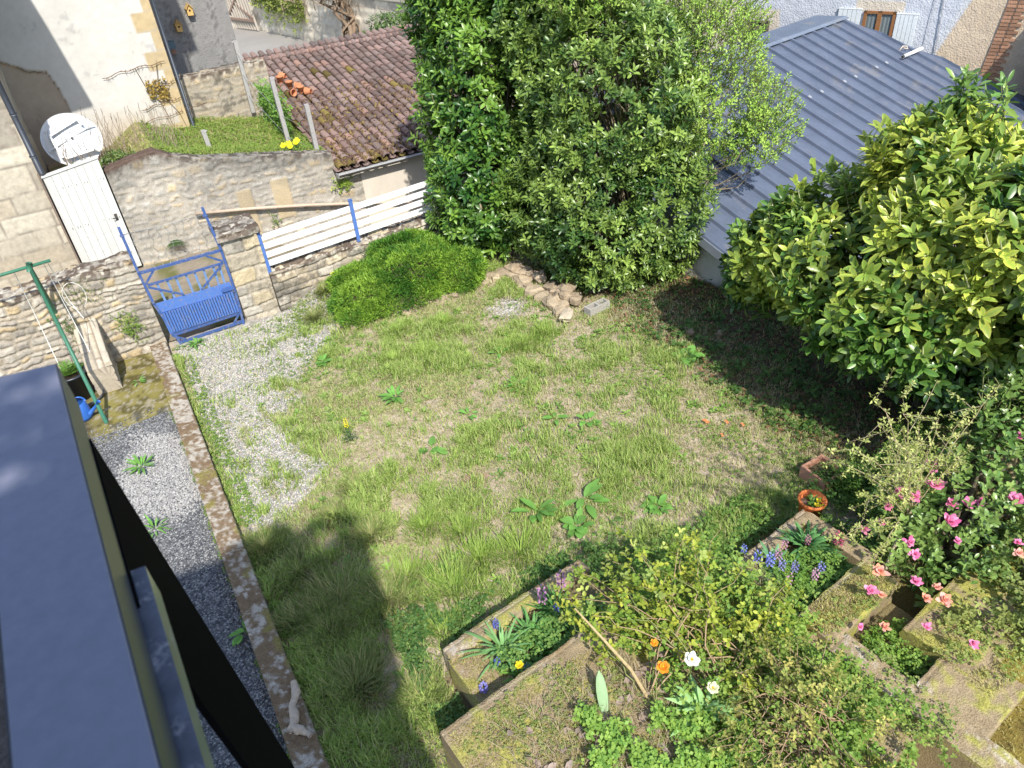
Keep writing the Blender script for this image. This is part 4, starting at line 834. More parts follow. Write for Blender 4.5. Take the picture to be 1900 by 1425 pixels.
def fern(b, c, n, L, col, seg=9, lw=.05, droop=.5, az=None):
    for i in range(n):
        a = (i/n*6.28+random.uniform(-.3, .3)) if az is None else az[i % len(az)]+random.uniform(-.4, .4); el = math.radians(random.uniform(35, 80)); Ls = L*random.uniform(.7, 1.1)
        tt_ = np.linspace(0, 1, seg); hx = Ls*tt_*math.cos(el)+.15*Ls*tt_**2; hz = Ls*tt_*math.sin(el)-droop*Ls*tt_**2*.8
        P = np.stack([c[0]+hx*math.cos(a), c[1]+hx*math.sin(a), c[2]+hz], -1); b.tube(P, np.linspace(.004, .0015, seg), 3, (.12, .15, .04), False)
        T = nrm(np.gradient(P, axis=0)); s_ = nrm(np.cross(T, A((0, 0, 1.))))
        for sg in (-1, 1):
            w_ = lw*np.sin(np.pi*np.clip(tt_, .08, .97))**.7
            leaves(b, P[1:], s_[1:]*sg+T[1:]*.5, np.cross(s_[1:], T[1:]), w_[1:]*1.6, w_[1:]*.5, A(col)*random.uniform(.8, 1.2), hi=False, fold=.1)
b = MB(); fern(b, (-1.50, 10.82, .37), 26, .34, (.13, .28, .04), lw=.045); build('fern', b, M_leaf, t)
t = thing('watering_can', (-1.50, 10.15, 0), 'blue plastic watering can partly hidden by the railing', 'watering can')
b = MB(); b.lathe((-1.52, 10.2, 0), [(0, 0), (.12, 0), (.13, .05), (.11, .24), (.09, .26), (.085, .26)], 18, (.03, .12, .42)); b.tube([(-1.42, 10.13, .08), (-1.30, 10.02, .22), (-1.24, 9.98, .30)], [.03, .02, .028], 10, (.03, .12, .42)); build('body', b, M_plastic, t)
b = MB(); b.tube([(-1.52+.11*math.cos(q_), 10.2+.0*q_, .26+.09*math.sin(q_)) for q_ in np.linspace(0, math.pi, 9)], .012, 8, (.03, .12, .42)); build('handle', b, M_plastic, t)
b = MB(); a_ = np.linspace(0, 6.28*1, 24)
for k in range(3): b.tube([(-1.50+(.28+.012*k)*math.cos(q_), 10.66+(.24+.01*k)*math.sin(q_), .02+.022*k) for q_ in a_], .012, 7, (.10, .10, .11))
build('garden_hose', b, M_plastic, label='coiled dark garden hose lying around the black plant tub', cat='hose')

# driftwood on the kerb
b = MB(); P = A([(-0.191, 4.386, .155), (-0.197, 4.266, .155), (-0.276, 4.168, .155), (-0.280, 4.043, .155), (-0.326, 3.970, .155), (-0.267, 3.899, .155), (-0.215, 3.810, .155)]); P = P+A((0, 0, .0)); P2 = np.stack([np.interp(np.linspace(0, 6, 19), np.arange(7), P[:, c_]) for c_ in range(3)], -1); P2[1:-1] += rng.normal(size=(17, 3))*.004; rr = np.interp(np.linspace(0, 6, 19), np.arange(7), [.028, .038, .034, .040, .044, .036, .022])*(1+.12*rng.normal(size=19)); b.tube(P2, rr, 9, (.46, .37, .28)); b.tube([P[4], P[4]+A((-.03, -.045, .01))], [.034, .015], 7, (.44, .35, .26))
build('driftwood_branch', b, M_wood, label='pale barkless crooked branch lying on the mossy kerb', cat='branch')
# ------------------------------------------------------------------ stepped concrete planters, lower right
def mossfn(seed, green=.5, pale=.35, rim=True):
    def fn(u, z, off, key):
        q = np.stack([u, z*1.7, off], -1); n = fbm(q, 2.4, seed); n2 = fbm(q, 10, seed+1); n3 = fbm(q, 34, seed+2)
        c = mix((.25, .185, .105), (.38, .30, .19), n2)
        c = mix(c, mix((.25, .24, .06), (.42, .39, .10), n3), ss(.62-.25*green, .72-.2*green, .5*n+.5*n2))
        c = mix(c, mix((.46, .40, .32), (.58, .52, .43), n3), ss(.66-.2*pale, .80-.2*pale, .4*fbm(q, 3.3, seed+5)+.25*fbm(q, 13, seed+6)+.35*fbm(q, 40, seed+7))*.85)
        if rim:
            e = ss(.04, .005, off)+0*n; 
            c = mix(c, (.50, .45, .37), (e if key == 't' else 0*n)*ss(.42, .5, n2)*.75)
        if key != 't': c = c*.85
        dd = .022*(n2-.5)+.018*(n3-.5)+.035*(n-.5)
        if key == 't': dd = dd-.035*ss(.06, 0, off)*(.3+1.2*n2)
        return dd, c
    return fn
EX = A((.991, .10)); EY = A((-.10, -.991))      # EY towards the camera
def slab(mb, o, x0, x1, y0, y1, zb, zt_, fn, res=.022):
    """block in the planter frame; y measured from the far edge towards the camera; its 'front' face is the far one"""
    a = A(o)+EX*x1+EY*y0; b_ = A(o)+EX*x0+EY*y0
    wallgrid(mb, a, b_, y1-y0, zb, zt_, fn, res, res)
soilf = plain(lambda u, z, o, k: mix((.12, .10, .05), (.22, .18, .09), fbm(np.stack([u, z, o], -1), 9, 12)), .03, 7)
OA = A((1.05, 3.82))
t = thing('concrete_planter', (1.7, 3.5, 0), 'mossy concrete planter with bulbs, the left one at the edge of the lawn', 'planter', 'stepped planters')
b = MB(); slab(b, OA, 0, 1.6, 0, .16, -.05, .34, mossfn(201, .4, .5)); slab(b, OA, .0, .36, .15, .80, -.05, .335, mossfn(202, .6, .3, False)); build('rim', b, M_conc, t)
b = MB(); slab(b, OA, .35, 1.6, .14, .92, -.05, .25, soilf, .04); build('soil', b, M_soil, t)
OT = A((.66, 3.0)); 
t = thing('stone_terrace', (2, 2, 0), 'upper moss-covered concrete terrace with rose bush and clover', 'terrace')
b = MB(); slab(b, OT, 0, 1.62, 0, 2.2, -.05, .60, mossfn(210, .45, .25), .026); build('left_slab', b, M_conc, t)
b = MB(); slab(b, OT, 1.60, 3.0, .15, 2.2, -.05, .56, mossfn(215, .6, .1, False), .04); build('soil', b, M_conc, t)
OB = A((3.42, 3.02))
t = thing('concrete_planter', (4.2, 2.7, 0), 'mossy concrete planter with blue hyacinths beside the terracotta pot', 'planter', 'stepped planters')
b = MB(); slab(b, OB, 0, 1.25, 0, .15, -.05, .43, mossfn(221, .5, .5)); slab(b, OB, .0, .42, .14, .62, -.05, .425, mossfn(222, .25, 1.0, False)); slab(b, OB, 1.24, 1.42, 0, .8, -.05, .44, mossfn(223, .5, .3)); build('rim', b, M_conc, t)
b = MB(); slab(b, OB, .4, 1.25, .14, .85, -.05, .33, soilf, .04); build('soil', b, M_soil, t)
OC = A((3.66, 2.24))
t = thing('moss_terrace', (4.2, 1.7, 0), 'olive moss covered concrete block with an ivy filled pit at lower right', 'terrace')
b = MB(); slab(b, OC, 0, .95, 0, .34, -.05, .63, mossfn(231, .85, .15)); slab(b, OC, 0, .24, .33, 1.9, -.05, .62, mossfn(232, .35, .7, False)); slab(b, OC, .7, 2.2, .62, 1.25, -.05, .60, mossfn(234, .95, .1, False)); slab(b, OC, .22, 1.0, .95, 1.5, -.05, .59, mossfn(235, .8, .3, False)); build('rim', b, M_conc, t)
b = MB(); slab(b, OC, .22, 1.0, .33, .98, -.05, .36, soilf, .04); build('pit_soil', b, M_soil, t)
b = MB(); slab(b, OC, .2, 2.6, 1.24, 2.2, -.05, .42, plain(lambda u, z, o, k: mix((.13, .095, .03), (.24, .19, .04), ss(.35, .65, fbm(np.stack([u, z, o], -1), 4, 14))), .04, 5), .04); build('mossy_bank', b, M_conc, t)

# ------------------------------------------------------------------ border rocks
def rock(name, c, r_, col, label, group, cat='rock', seed=0, flat=.7):
    k = 8; th = np.linspace(0, np.pi, 6)[:, None]; ph = np.linspace(0, 2*np.pi, k+1)[None]
    D = np.stack([np.sin(th)*np.cos(ph), np.sin(th)*np.sin(ph), np.cos(th)+0*ph], -1)
    q = D*1.0+seed*3.7; R = .72+.75*(vn(q, 1.9, 5)-.3)+.22*vn(q, 5, 6); R[:, -1] = R[:, 0]; R[0] = R[0, 0]; R[-1] = R[-1, 0]
    D2 = np.sign(D)*np.abs(D)**.6
    V = D2*R[..., None]*A((r_[0], r_[1], r_[2])); an = seed*1.3
    V = np.stack([V[..., 0]*math.cos(an)-V[..., 1]*math.sin(an), V[..., 0]*math.sin(an)+V[..., 1]*math.cos(an), V[..., 2]], -1)+A(c)
    b = MB(); b.grid(V, A(col)*(.8+.4*vn(q, 3, 9))[..., None], False); return build(name, b, M_stone, label=label, cat=cat, group=group)
path = [(2.35, 10.2), (2.7, 10.12), (3.0, 10.1), (3.35, 10.02), (3.7, 10.0), (4.0, 9.98), (4.3, 9.95), (4.65, 10.08), (5.0, 10.1), (5.3, 10.0), (5.38, 9.75), (5.42, 9.45), (5.42, 9.1), (5.40, 8.8), (5.42, 8.55), (5.35, 8.35)]
kx = 0
for i in range(len(path)-1):
    for s_ in (0., .5):
        x = path[i][0]*(1-s_)+path[i+1][0]*s_; y = path[i][1]*(1-s_)+path[i+1][1]*s_
        big = .06+.07*random.random(); big *= 1.25 if i > 7 else .8
        if i < 8 and random.random() < .45: continue
        rock('border_rock', (x+random.uniform(-.06, .06), y+random.uniform(-.10, .10), (.02 if i < 8 else .045)+float(gz(A([x]), A([y]))[0])*.6), (big*1.2, big*.9, big*.7), A((.36, .29, .20))*random.uniform(.75, 1.2), 'rough ochre limestone lump in the curved row edging the bed under the shrubs', 'rocks edging the bed', seed=kx); kx += 1
        if i > 8: rock('border_rock', (x+.22+random.uniform(-.14, .14), y+.14+random.uniform(-.12, .12), .10+random.uniform(-.03, .05)), (big*1.1, big*.9, big*.7), A((.33, .26, .18))*random.uniform(.7, 1.2), 'rough ochre limestone lump in the curved row edging the bed under the shrubs', 'rocks edging the bed', seed=kx); kx += 1
rock('flat_stone', (5.36, 8.22, .10), (.20, .10, .05), (.50, .42, .31), 'long pale flat stone lying tilted beside the hollow concrete block', None, 'stone', seed=61)
t = thing('hollow_block', (5.85, 8.12, .02), 'grey hollow concrete block half buried at the foot of the evergreen', 'concrete block')
b = MB(); x0, y0 = 5.66, 8.02; a1 = A((.97, .1, 0)); a2 = A((-.1, .97, 0))
def hb(u0_, u1_, v0, v1, z0, z1):
    P = [A((x0, y0, 0))+a1*u+a2*v+A((0, 0, z)) for z in (z0, z1) for (u, v) in ((u0_, v0), (u1_, v0), (u1_, v1), (u0_, v1))]; b.hexa(P, (.36, .34, .30))
for args in ((0, .42, 0, .03), (0, .42, .13, .16), (0, .03, .03, .13), (.195, .225, .03, .13), (.39, .42, .03, .13)): hb(*args, .0, .16)
build('shell', b, M_conc, t)
rock('loose_stone', (8.0-.25, 8.35, .12), (.13, .09, .06), (.42, .40, .36), 'grey stone lying at the foot of the shed wall', None, 'stone', seed=77)
for (x, y, lb) in ((6.55, 6.75, 'small brown stone in the deep shade below the laurel'), (6.9, 6.45, 'brownish stone beside the small brown stone in the shade')): rock('shade_stone', (x, y, .07), (.06, .09, .05), (.25, .19, .13), lb, None, 'stone', seed=int(x*10))
b = MB(); b.lathe((2.60, 10.78, .31), [(.02, .03), (.045, .035), (.05, .05), (.085, .045), (.09, .02), (.085, 0)], 18, (.75, .74, .71)); build('round_vent_cap', b, M_white, label='small round white cap with a dark hole beside the juniper', cat='cap')
# pot and square planter near the hyacinths
t = thing('orange_pot', (4.95, 3.18, .2), 'orange plastic pot holding a yellow primrose', 'flower pot')
b = MB(); b.lathe((4.93, 3.16, .22), [(0, 0), (.095, .0), (.125, .26), (.14, .26), (.14, .29), (.122, .29), (.115, .2), (0, .2)], 24, (.55, .16, .05)); build('pot', b, M_terra, t)
b = MB(); b.lathe((4.93, 3.16, .424), [(0, .015), (.115, 0)], 16, (.22, .17, .12)); build('soil', b, M_soil, t)
def flower(b, c, r_, n, col, axis=(0, 0, 1), layers=3, cen=None, wid=.7, rag=.0):
    ax = nrm(A(axis, float)); tt_ = nrm(np.cross(ax, A((.3, .7, .2)))); bb = np.cross(ax, tt_)
    for l in range(layers):
        k = n; th = (math.radians(20+62*(1-l/max(1, layers))) if layers > 1 else math.radians(70))+rag*rng.normal(size=(n, 1))
        ph = np.arange(k)*2*np.pi/k+l*.5+rng.normal(size=k)*.12; ra = tt_*np.cos(ph)[:, None]+bb*np.sin(ph)[:, None]
        D = ax*np.cos(th)+ra*np.sin(th)+rag*.4*rng.normal(size=ra.shape); N2 = ax*np.sin(th)-ra*np.cos(th)
        leaves(b, np.tile(A(c), (k, 1)), D, N2, r_*(1-.2*l)*(1+rag*rng.normal(size=k)), r_*wid*(1-.1*l), mix(A(col)+0*ra, A((.9, .62, .72))+0*ra, rag*2*rng.random(k))*(.8+.35*rng.random((k, 1))), fold=-.15, curl=-.15)
    if cen is not None: b.tube([A(c), A(c)+ax*r_*.35], [r_*.22, r_*.15], 7, cen)
b = MB()
for dx, dy in ((-.03, -.05), (.03, -.02), (0, -.09)): flower(b, (4.93+dx, 3.13+dy, .50), .035, 5, (.85, .72, .03), cen=(.7, .4, .02), layers=1)
rosettes(b, A([(4.93, 3.15, .46), (4.97, 3.18, .45), (4.89, 3.12, .45)]), np.tile(A((0, 0, 1.)), (3, 1)), 1, .2, 7, .09, .03, A((.14, .26, .05)), sp=.003); build('primrose', b, M_leaf, t)
t = thing('square_planter', (5.55, 3.5, 0), 'square terracotta planter rim filled with soil behind the orange pot', 'planter')
b = MB(); X0, Y0 = 5.5, 3.42
for a_, c_ in (((0, 0), (.34, .03)), ((0, .31), (.34, .34)), ((0, .03), (.03, .31)), ((.31, .03), (.34, .31))): b.box((X0+a_[0], Y0+a_[1], 0), (X0+c_[0], Y0+c_[1], .20), (.42, .22, .15))
build('rim', b, M_terra, t); b = MB(); b.box((X0+.03, Y0+.03, 0), (X0+.31, Y0+.31, .13), (.08, .07, .04)); build('soil', b, M_soil, t)

# ------------------------------------------------------------------ SHRUBS
# cherry laurel on the left of the big mass
def spikes(nn, col, L=.11, r_=.012):
    def ex(b, P, Nn):
        idx = rng.choice(len(P), nn, replace=False)
        for i in idx:
            a = nrm(A((0, 0, 1.))+Nn[i]*.35+rng.normal(size=3)*.15); l = L*random.uniform(.8, 1.5); p = P[i]
            tt_ = np.linspace(0, 1, 9); rr = r_*np.where(np.arange(9) % 2 == 0, 1.0, .72)*(1-.55*tt_)
            b.tube(p+a*(tt_*l)[:, None], rr, 6, A(col)*random.uniform(.8, 1.15), False)
    return ex
leafmass('cherry_laurel', 'tall bright green cherry laurel at the left of the big evergreen mass', 'shrub',
         [(5.85, 11.3, 2.2, 1.1, 1.1, 2.2), (5.35, 10.9, 1.3, .85, .9, 1.15), (6.4, 12.0, 3.1, 1.25, 1.2, 2.1), (6.0, 11.9, 3.9, .95, 1.2, 1.4), (6.75, 11.2, 4.2, 1.1, 1.1, 1.4)],
         4400, 9, .135, .052, ((.035, .11, .02), (.20, .34, .05)), extra=spikes(110, (.42, .38, .20)), trunk=[(5.9, 11.3, .1)], up=.75, jit=.28, sp=.016, nb=26, tilt=(30, 80))
leafmass('bay_tree', 'dense dark evergreen with small pointed leaves in the middle of the big mass', 'tree',
         [(6.7, 9.6, 1.5, 1.35, 1.55, 1.55), (7.0, 9.3, 2.9, 1.25, 1.5, 1.5), (6.7, 10.4, 3.4, 1.1, 1.2, 1.5), (6.5, 8.9, .9, 1.0, 1.0, .95), (7.3, 8.4, 1.3, .75, .8, 1.2)],
         6600, 8, .105, .037, ((.045, .11, .025), (.26, .37, .075)), mat=M_leafg, trunk=[(6.9, 9.6, .05)], up=.7, jit=.4, sp=.013, nb=40, tilt=(30, 75), cvar=.28)
leafmass('loose_shrub', 'light green loose twiggy shrub leaning over the metal roof', 'shrub',
         [(8.3, 8.9, 2.9, 1.05, 1.3, 1.25), (8.7, 9.6, 3.6, 1.2, 1.4, 1.2), (8.9, 8.3, 2.35, .8, .95, .75), (7.4, 9.9, 4.3, 1.2, 1.1, 1.1), (7.6, 9.2, 2.7, .5, .5, .7), (6.5, 9.3, 4.5, .8, .8, .5)],
         5000, 7, .058, .027, ((.24, .42, .06), (.42, .58, .12)), mat=M_leaf, trunk=[(7.5, 9.3, .1), (7.6, 9.2, .1)], up=1.0, jit=.35, sp=.016, nb=90, shell=.15, tcol=(.30, .25, .17), twigs=True, tilt=(25, 70), hi=False)
def lauryel(P, C_):
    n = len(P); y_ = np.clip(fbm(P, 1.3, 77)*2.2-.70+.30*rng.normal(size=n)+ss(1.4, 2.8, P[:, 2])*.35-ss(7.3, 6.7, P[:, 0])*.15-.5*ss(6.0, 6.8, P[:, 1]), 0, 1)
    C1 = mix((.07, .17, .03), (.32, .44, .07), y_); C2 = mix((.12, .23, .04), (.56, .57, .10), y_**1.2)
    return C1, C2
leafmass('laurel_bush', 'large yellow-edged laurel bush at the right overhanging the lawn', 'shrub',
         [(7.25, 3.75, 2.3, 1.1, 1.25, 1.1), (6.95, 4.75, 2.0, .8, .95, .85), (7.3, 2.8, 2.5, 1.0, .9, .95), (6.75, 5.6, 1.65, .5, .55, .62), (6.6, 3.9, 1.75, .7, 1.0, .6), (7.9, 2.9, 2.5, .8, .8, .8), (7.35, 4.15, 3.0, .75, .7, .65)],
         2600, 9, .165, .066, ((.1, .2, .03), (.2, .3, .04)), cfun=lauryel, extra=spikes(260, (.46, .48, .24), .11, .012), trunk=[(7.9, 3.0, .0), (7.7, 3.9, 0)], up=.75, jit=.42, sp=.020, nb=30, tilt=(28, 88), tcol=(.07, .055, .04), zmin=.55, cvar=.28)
leafmass('laurel_shoots', 'tall upright dark shoots with drooping leaves rising from the laurel against the metal roof', 'shrub',
         [(7.35, 4.15, 3.6, .22, .22, .5), (7.3, 3.7, 3.85, .18, .18, .55), (7.45, 4.4, 3.2, .4, .35, .4), (7.0, 4.6, 2.8, .5, .4, .35), (6.6, 5.3, 2.3, .3, .4, .2)],
         230, 10, .16, .045, ((.10, .21, .04), (.24, .36, .07)), trunk=[(7.3, 3.9, 1.5)], up=1.6, jit=.25, sp=.028, nb=16, shell=.1, tilt=(35, 95), tcol=(.2, .22, .08), twigs=True)
leafmass('laurel_understorey', 'dark low laurel foliage hanging in the shade under the laurel bush', 'shrub',  # leaf colours darkened to deepen the shade under the bush
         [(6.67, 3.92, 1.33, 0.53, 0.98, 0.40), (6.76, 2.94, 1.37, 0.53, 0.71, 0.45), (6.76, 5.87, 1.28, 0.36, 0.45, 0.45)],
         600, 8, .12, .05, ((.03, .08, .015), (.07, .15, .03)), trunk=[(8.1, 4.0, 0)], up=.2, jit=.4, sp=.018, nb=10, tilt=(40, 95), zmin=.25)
leafmass('shadow_edge_leaves', 'unseen climbing leaves added on the house corner to roughen its shadow edge', 'climbing plant', [(-.75, -.5, 7.1, .5, .2, .35), (-.6, -.5, 6.0, .28, .2, .5), (-.65, -.5, 4.6, .22, .2, .6), (-1.4, -.5, 7.4, .5, .2, .25)], 420, 6, .10, .05, ((.08, .16, .03), (.16, .26, .05)), trunk=[(-.7, -.5, 0)], nb=8, hi=False, zmin=3.5)  # unseen foliage added to break up the shadow edge of the house
# juniper mound
t = thing('juniper', (3.9, 10.75, .2), 'low spreading bright green juniper in front of the white fence', 'shrub')
E_ = [(3.95, 10.7, .26, 1.0, .65, .50), (3.1, 10.55, .18, .75, .50, .36), (4.5, 10.4, .24, .5, .55, .38), (2.65, 10.25, .08, .35, .30, .22), (3.4, 10.25, .12, .8, .35, .28), (3.0, 10.95, .42, .5, .2, .2), (3.9, 11.15, .6, .6, .2, .22)]
P, Nn = crown_pts(E_, 17000, .74, .12, hole=.1); b = MB()
cc = mix((.08, .22, .03), (.33, .52, .07), np.clip(fbm(P, 4, 9)*2.6-.9+.25*rng.normal(size=len(P)), 0, 1))
for k in range(4):
    D = nrm(Nn*.8+A((-.25, -.2, .5))+rng.normal(size=P.shape)*.55); leaves(b, P, D, nrm(rng.normal(size=P.shape)+A((0, 0, 1.2))), .045+.065*rng.random(len(P))**2, .013, cc*(.65+.6*rng.random((len(P), 1))), hi=False)
build('foliage', b, M_leaf, t)
b = MB()
for i in range(60):
    p = P[rng.integers(len(P))]; limb(b, (3.9+rng.normal()*.4, 10.8, .12), A((3.9, 10.75, .1))+(p-A((3.9, 10.75, .1)))*.9, .018, .005, 5, .1, 5)
build('branches', b, M_bark, t)

# camellia, pink flowering bushes
cams = [((5.55, 2.15, .75), [(5.6, 2.2, .75, .75, .6, .55), (6.3, 2.1, .9, .8, .6, .7), (5.2, 1.75, .55, .5, .4, .4), (6.9, 2.1, 1.1, .8, .7, .8)], 'camellia bush with pink blooms behind the slender sapling', (.09, .19, .04), (.26, .38, .10)),
        ((5.2, 1.2, .7), [(5.4, 1.3, .75, .65, .45, .45), (4.85, 1.55, .62, .35, .25, .25), (6.0, 1.35, .85, .6, .5, .5)], 'azalea bush with faded orange and pink blooms at the lower right', (.17, .25, .06), (.38, .40, .12))]
fl_c = [[(5.02, 2.42, 1.18), (5.12, 2.33, 1.12), (5.50, 2.46, 1.2), (5.33, 2.28, 1.18), (4.75, 2.07, 1.0), (4.70, 1.98, .97), (5.30, 2.10, 1.12), (4.98, 1.83, 1.1), (5.42, 2.03, 1.12), (5.50, 1.97, 1.12), (5.70, 1.8, 1.18), (5.1, 1.98, 1.12), (4.75, 2.35, 1.0), (4.9, 2.42, 1.05), (4.6, 2.4, .95), (6.1, 2.1, 1.5), (5.9, 1.75, 1.35), (5.35, 1.55, 1.1)],
        [(4.24, 1.52, .86), (4.22, 2.0, .82), (4.6, 1.61, .84), (3.93, 1.85, .72), (4.48, 1.69, .86), (4.66, 1.72, .84), (4.56, 1.84, .86), (4.42, 2.08, .85), (5.2, 1.47, 1.15), (4.28, 1.94, .78), (4.40, 1.24, .86), (4.1, 1.75, .70)]]
for ci, (base, E_, lb, c0, c1) in enumerate(cams):
    t = leafmass('camellia_bush' if ci == 0 else 'azalea_bush', lb, 'flowering shrub', E_, 950 if ci == 0 else 700, 7, .075 if ci == 0 else .05, .038 if ci == 0 else .028, (c0, c1), mat=M_leafg if ci == 0 else M_leaf, trunk=[(base[0], base[1], .2)], up=.7, jit=.45, sp=.02, nb=30, shell=.35, twigs=False, tilt=(30, 80), zmin=.2)
    for k, (x, y, z) in enumerate(fl_c[ci]):
        b = MB(); pk = (.78, .16, .38) if ci == 0 or k in (0, 1, 3, 6, 10) else (.82, .36, .20)
        if ci == 0 and k in (12, 13, 14): pk = (.55, .10, .22)
        r_ = .056 if ci == 0 else .048; r_ *= random.uniform(.6, 1.3); flower(b, (x, y, z), r_*1.15, 7, pk, (random.uniform(-.4, .1), -.3+random.uniform(-.3, .3), 1), 4, wid=.7, rag=.22)
        build('flower', b, M_petal, t)
# slender sapling with tiny leaves
t = thing('slender_sapling', (4.98, 2.3, .2), 'slender pale-stemmed sapling with tiny yellow-green leaves', 'sapling')
b = MB(); lb_ = MB(); S_ = A((4.95, 2.28, .25)); J1 = A((5.18, 2.36, .80)); ends = [(4.40, 2.5, 2.45), (5.20, 2.4, 1.62), (5.92, 2.35, 1.95), (4.45, 2.45, 2.20), (4.10, 2.4, 2.15), (4.38, 2.4, 1.50), (5.65, 2.4, 1.35), (4.75, 2.5, 2.3), (5.45, 2.3, 2.0), (4.65, 2.3, 1.75), (4.9, 2.5, 1.9), (5.0, 2.3, 2.1), (4.2, 2.55, 1.85), (4.15, 2.3, 1.25), (4.3, 2.1, 1.0), (5.5, 2.2, 1.6), (4.55, 2.2, 1.95), (4.8, 2.6, 1.35), (5.3, 2.6, 1.75)]
b.tube([S_, S_+A((.05, .02, .2)), J1], [.02, .017, .015], 8, (.50, .42, .28)); build('stem', b, M_bark, t); b = MB()
for e in ends:
    P = limb(b, J1+rng.normal(size=3)*.02, e, .0065, .002, 12, .035, 5, (.36, .30, .18))
    for k in range(3, len(P)):
        for mm in range(2 if k > 5 else 1):
            p = P[k]+rng.normal(size=3)*.02
            rosettes(lb_, p[None], A([(0, 0, 1.)]), .3, .6, 5, .038, .017, mix((.28, .34, .08), (.52, .54, .20), random.random()), sp=.004, hi=False)
        if k % 2 == 0:
            q_ = P[k]+rng.normal(size=3)*A((.16, .12, .14)); b.tube([P[k], (P[k]+q_)/2+rng.normal(size=3)*.01, q_], [.003, .002, .0015], 3, (.40, .33, .22), False)
            for mm in range(4): rosettes(lb_, (P[k]+(q_-P[k])*(mm+1)/4)[None], A([(0, 0, 1.)]), .3, .6, 5, .036, .017, mix((.28, .34, .08), (.52, .54, .20), random.random()), sp=.004, hi=False)
build('branches', b, M_bark, t); build('foliage', lb_, M_leaf, t)
# long upright camellia shoots at the right edge
leafmass('camellia_shoots', 'long glossy camellia shoots at the right edge in front of the dark wall', 'shrub', [(6.45, 2.45, 1.75, .35, .3, .4), (6.9, 2.3, 1.8, .4, .3, .4), (6.2, 2.4, 1.45, .25, .25, .3)], 130, 7, .085, .045, ((.09, .18, .04), (.16, .26, .06)), trunk=[(6.3, 2.3, .2)], up=1.0, jit=.4, sp=.035, nb=14, shell=.1, twigs=True, tcol=(.3, .25, .14), zmin=.2)
leafmass('feathery_bush', 'fine-leaved fresh green bush behind the sapling under the laurel', 'shrub', [(6.3, 2.95, .55, .6, .4, .5), (5.7, 3.1, .35, .4, .35, .35)], 700, 8, .04, .012, ((.10, .22, .03), (.2, .33, .06)), mat=M_leaf, trunk=[(6.2, 2.9, 0)], up=.9, jit=.4, shell=.4, hi=False, nb=12)

# rose bush in the middle of the terrace
t = thing('rose_bush', (2.6, 2.25, .55), 'open leggy rose bush with yellow-green leaves on the upper terrace', 'rose bush')
b = MB(); lb_ = MB(); ends = []
bases = [A((2.15, 2.35, .56)), A((2.65, 2.1, .56)), A((2.8, 2.2, .56)), A((3.0, 2.5, .5)), A((3.1, 2.0, .56))]
E_ = [(2.45, 3.05, 1.1, .5, .35, .30), (2.95, 2.85, 1.05, .55, .4, .38), (2.15, 3.1, 1.0, .35, .28, .25), (3.05, 2.3, .9, .45, .45, .32), (3.3, 2.5, .8, .42, .4, .28), (2.65, 3.35, 1.15, .25, .25, .25)]
P, Nn = crown_pts(E_, 48, .3)
b.tube([(2.17, 2.32, .56), (2.10, 2.50, .85), (1.98, 2.72, 1.10), (1.90, 2.95, 1.25)], [.015, .014, .011, .007], 8, (.42, .32, .17))
for i, p in enumerate(P):
    bs = bases[i % 5]; Q = limb(b, bs, p, .008, .002, 8, .16, 5, (.34, .25, .15) if i % 3 else (.20, .22, .08))
    for k in range(4, len(Q)):
        rosettes(lb_, Q[k][None]+rng.normal(size=(3, 3))*.05, np.tile(A((0, 0, 1.)), (3, 1)), .5, .5, 4, .048, .031, mix((.17, .28, .04), (.42, .44, .06), random.random()), sp=.012, cvar=.25)
P2, N2 = crown_pts(E_, 85, .2); rosettes(lb_, P2, N2, .6, .5, 5, .05, .032, mix((.15, .28, .06), (.46, .50, .13), rng.random(len(P2))), sp=.014, cvar=.25)
build('stems', b, M_bark, t); build('foliage', lb_, M_leaf, t)
P, Nn = crown_pts([(2.6, 1.6, .75, .5, .4, .3), (3.05, 1.7, .85, .42, .5, .35), (3.0, 1.2, .8, .45, .4, .3), (2.3, 1.3, .7, .4, .3, .2)], 650, .3)
t = thing('twiggy_bush', (3.1, 1.6, .55), 'tangled bronze-green twiggy bush at the bottom of the terrace', 'shrub'); b = MB(); lb_ = MB()
for p in P[:130]: limb(b, (3.0+rng.normal()*.15, 1.6+rng.normal()*.15, .55), p, .007, .002, 6, .15, 4, (.34, .25, .15))
rosettes(lb_, P, Nn, .6, .5, 6, .038, .021, mix((.17, .27, .05), (.46, .42, .12), rng.random(len(P))), sp=.014, cvar=.3); build('stems', b, M_bark, t); build('foliage', lb_, M_leaf, t)
# ------------------------------------------------------------------ bulbs, tulips, flowers
def strap(b, c, n, L, wd, col, droop=.5, el=(45, 85), az=None):
    for i in range(n):
        a = random.uniform(0, 6.28) if az is None else az+random.uniform(-.8, .8); e = math.radians(random.uniform(*el)); Ls = L*random.uniform(.65, 1.15); k = 7; tt_ = np.linspace(0, 1, k)
        hx = Ls*(tt_*math.cos(e)+.25*droop*tt_**2); hz = Ls*(tt_*math.sin(e)-droop*tt_**2.2*.55)
        P = np.stack([c[0]+hx*math.cos(a), c[1]+hx*math.sin(a), c[2]+hz], -1); s_ = A((-math.sin(a), math.cos(a), 0)); w_ = wd*np.sin(np.pi*(.12+.86*tt_))**.6/2; w_[-1] = .001
        up_ = nrm(np.cross(np.gradient(P, axis=0), s_)); cc = A(col)*random.uniform(.75, 1.25)
        b.grid(np.stack([P+s_*w_[:, None]+up_*w_[:, None]*-.35, P, P-s_*w_[:, None]+up_*w_[:, None]*-.35], 1), cc)
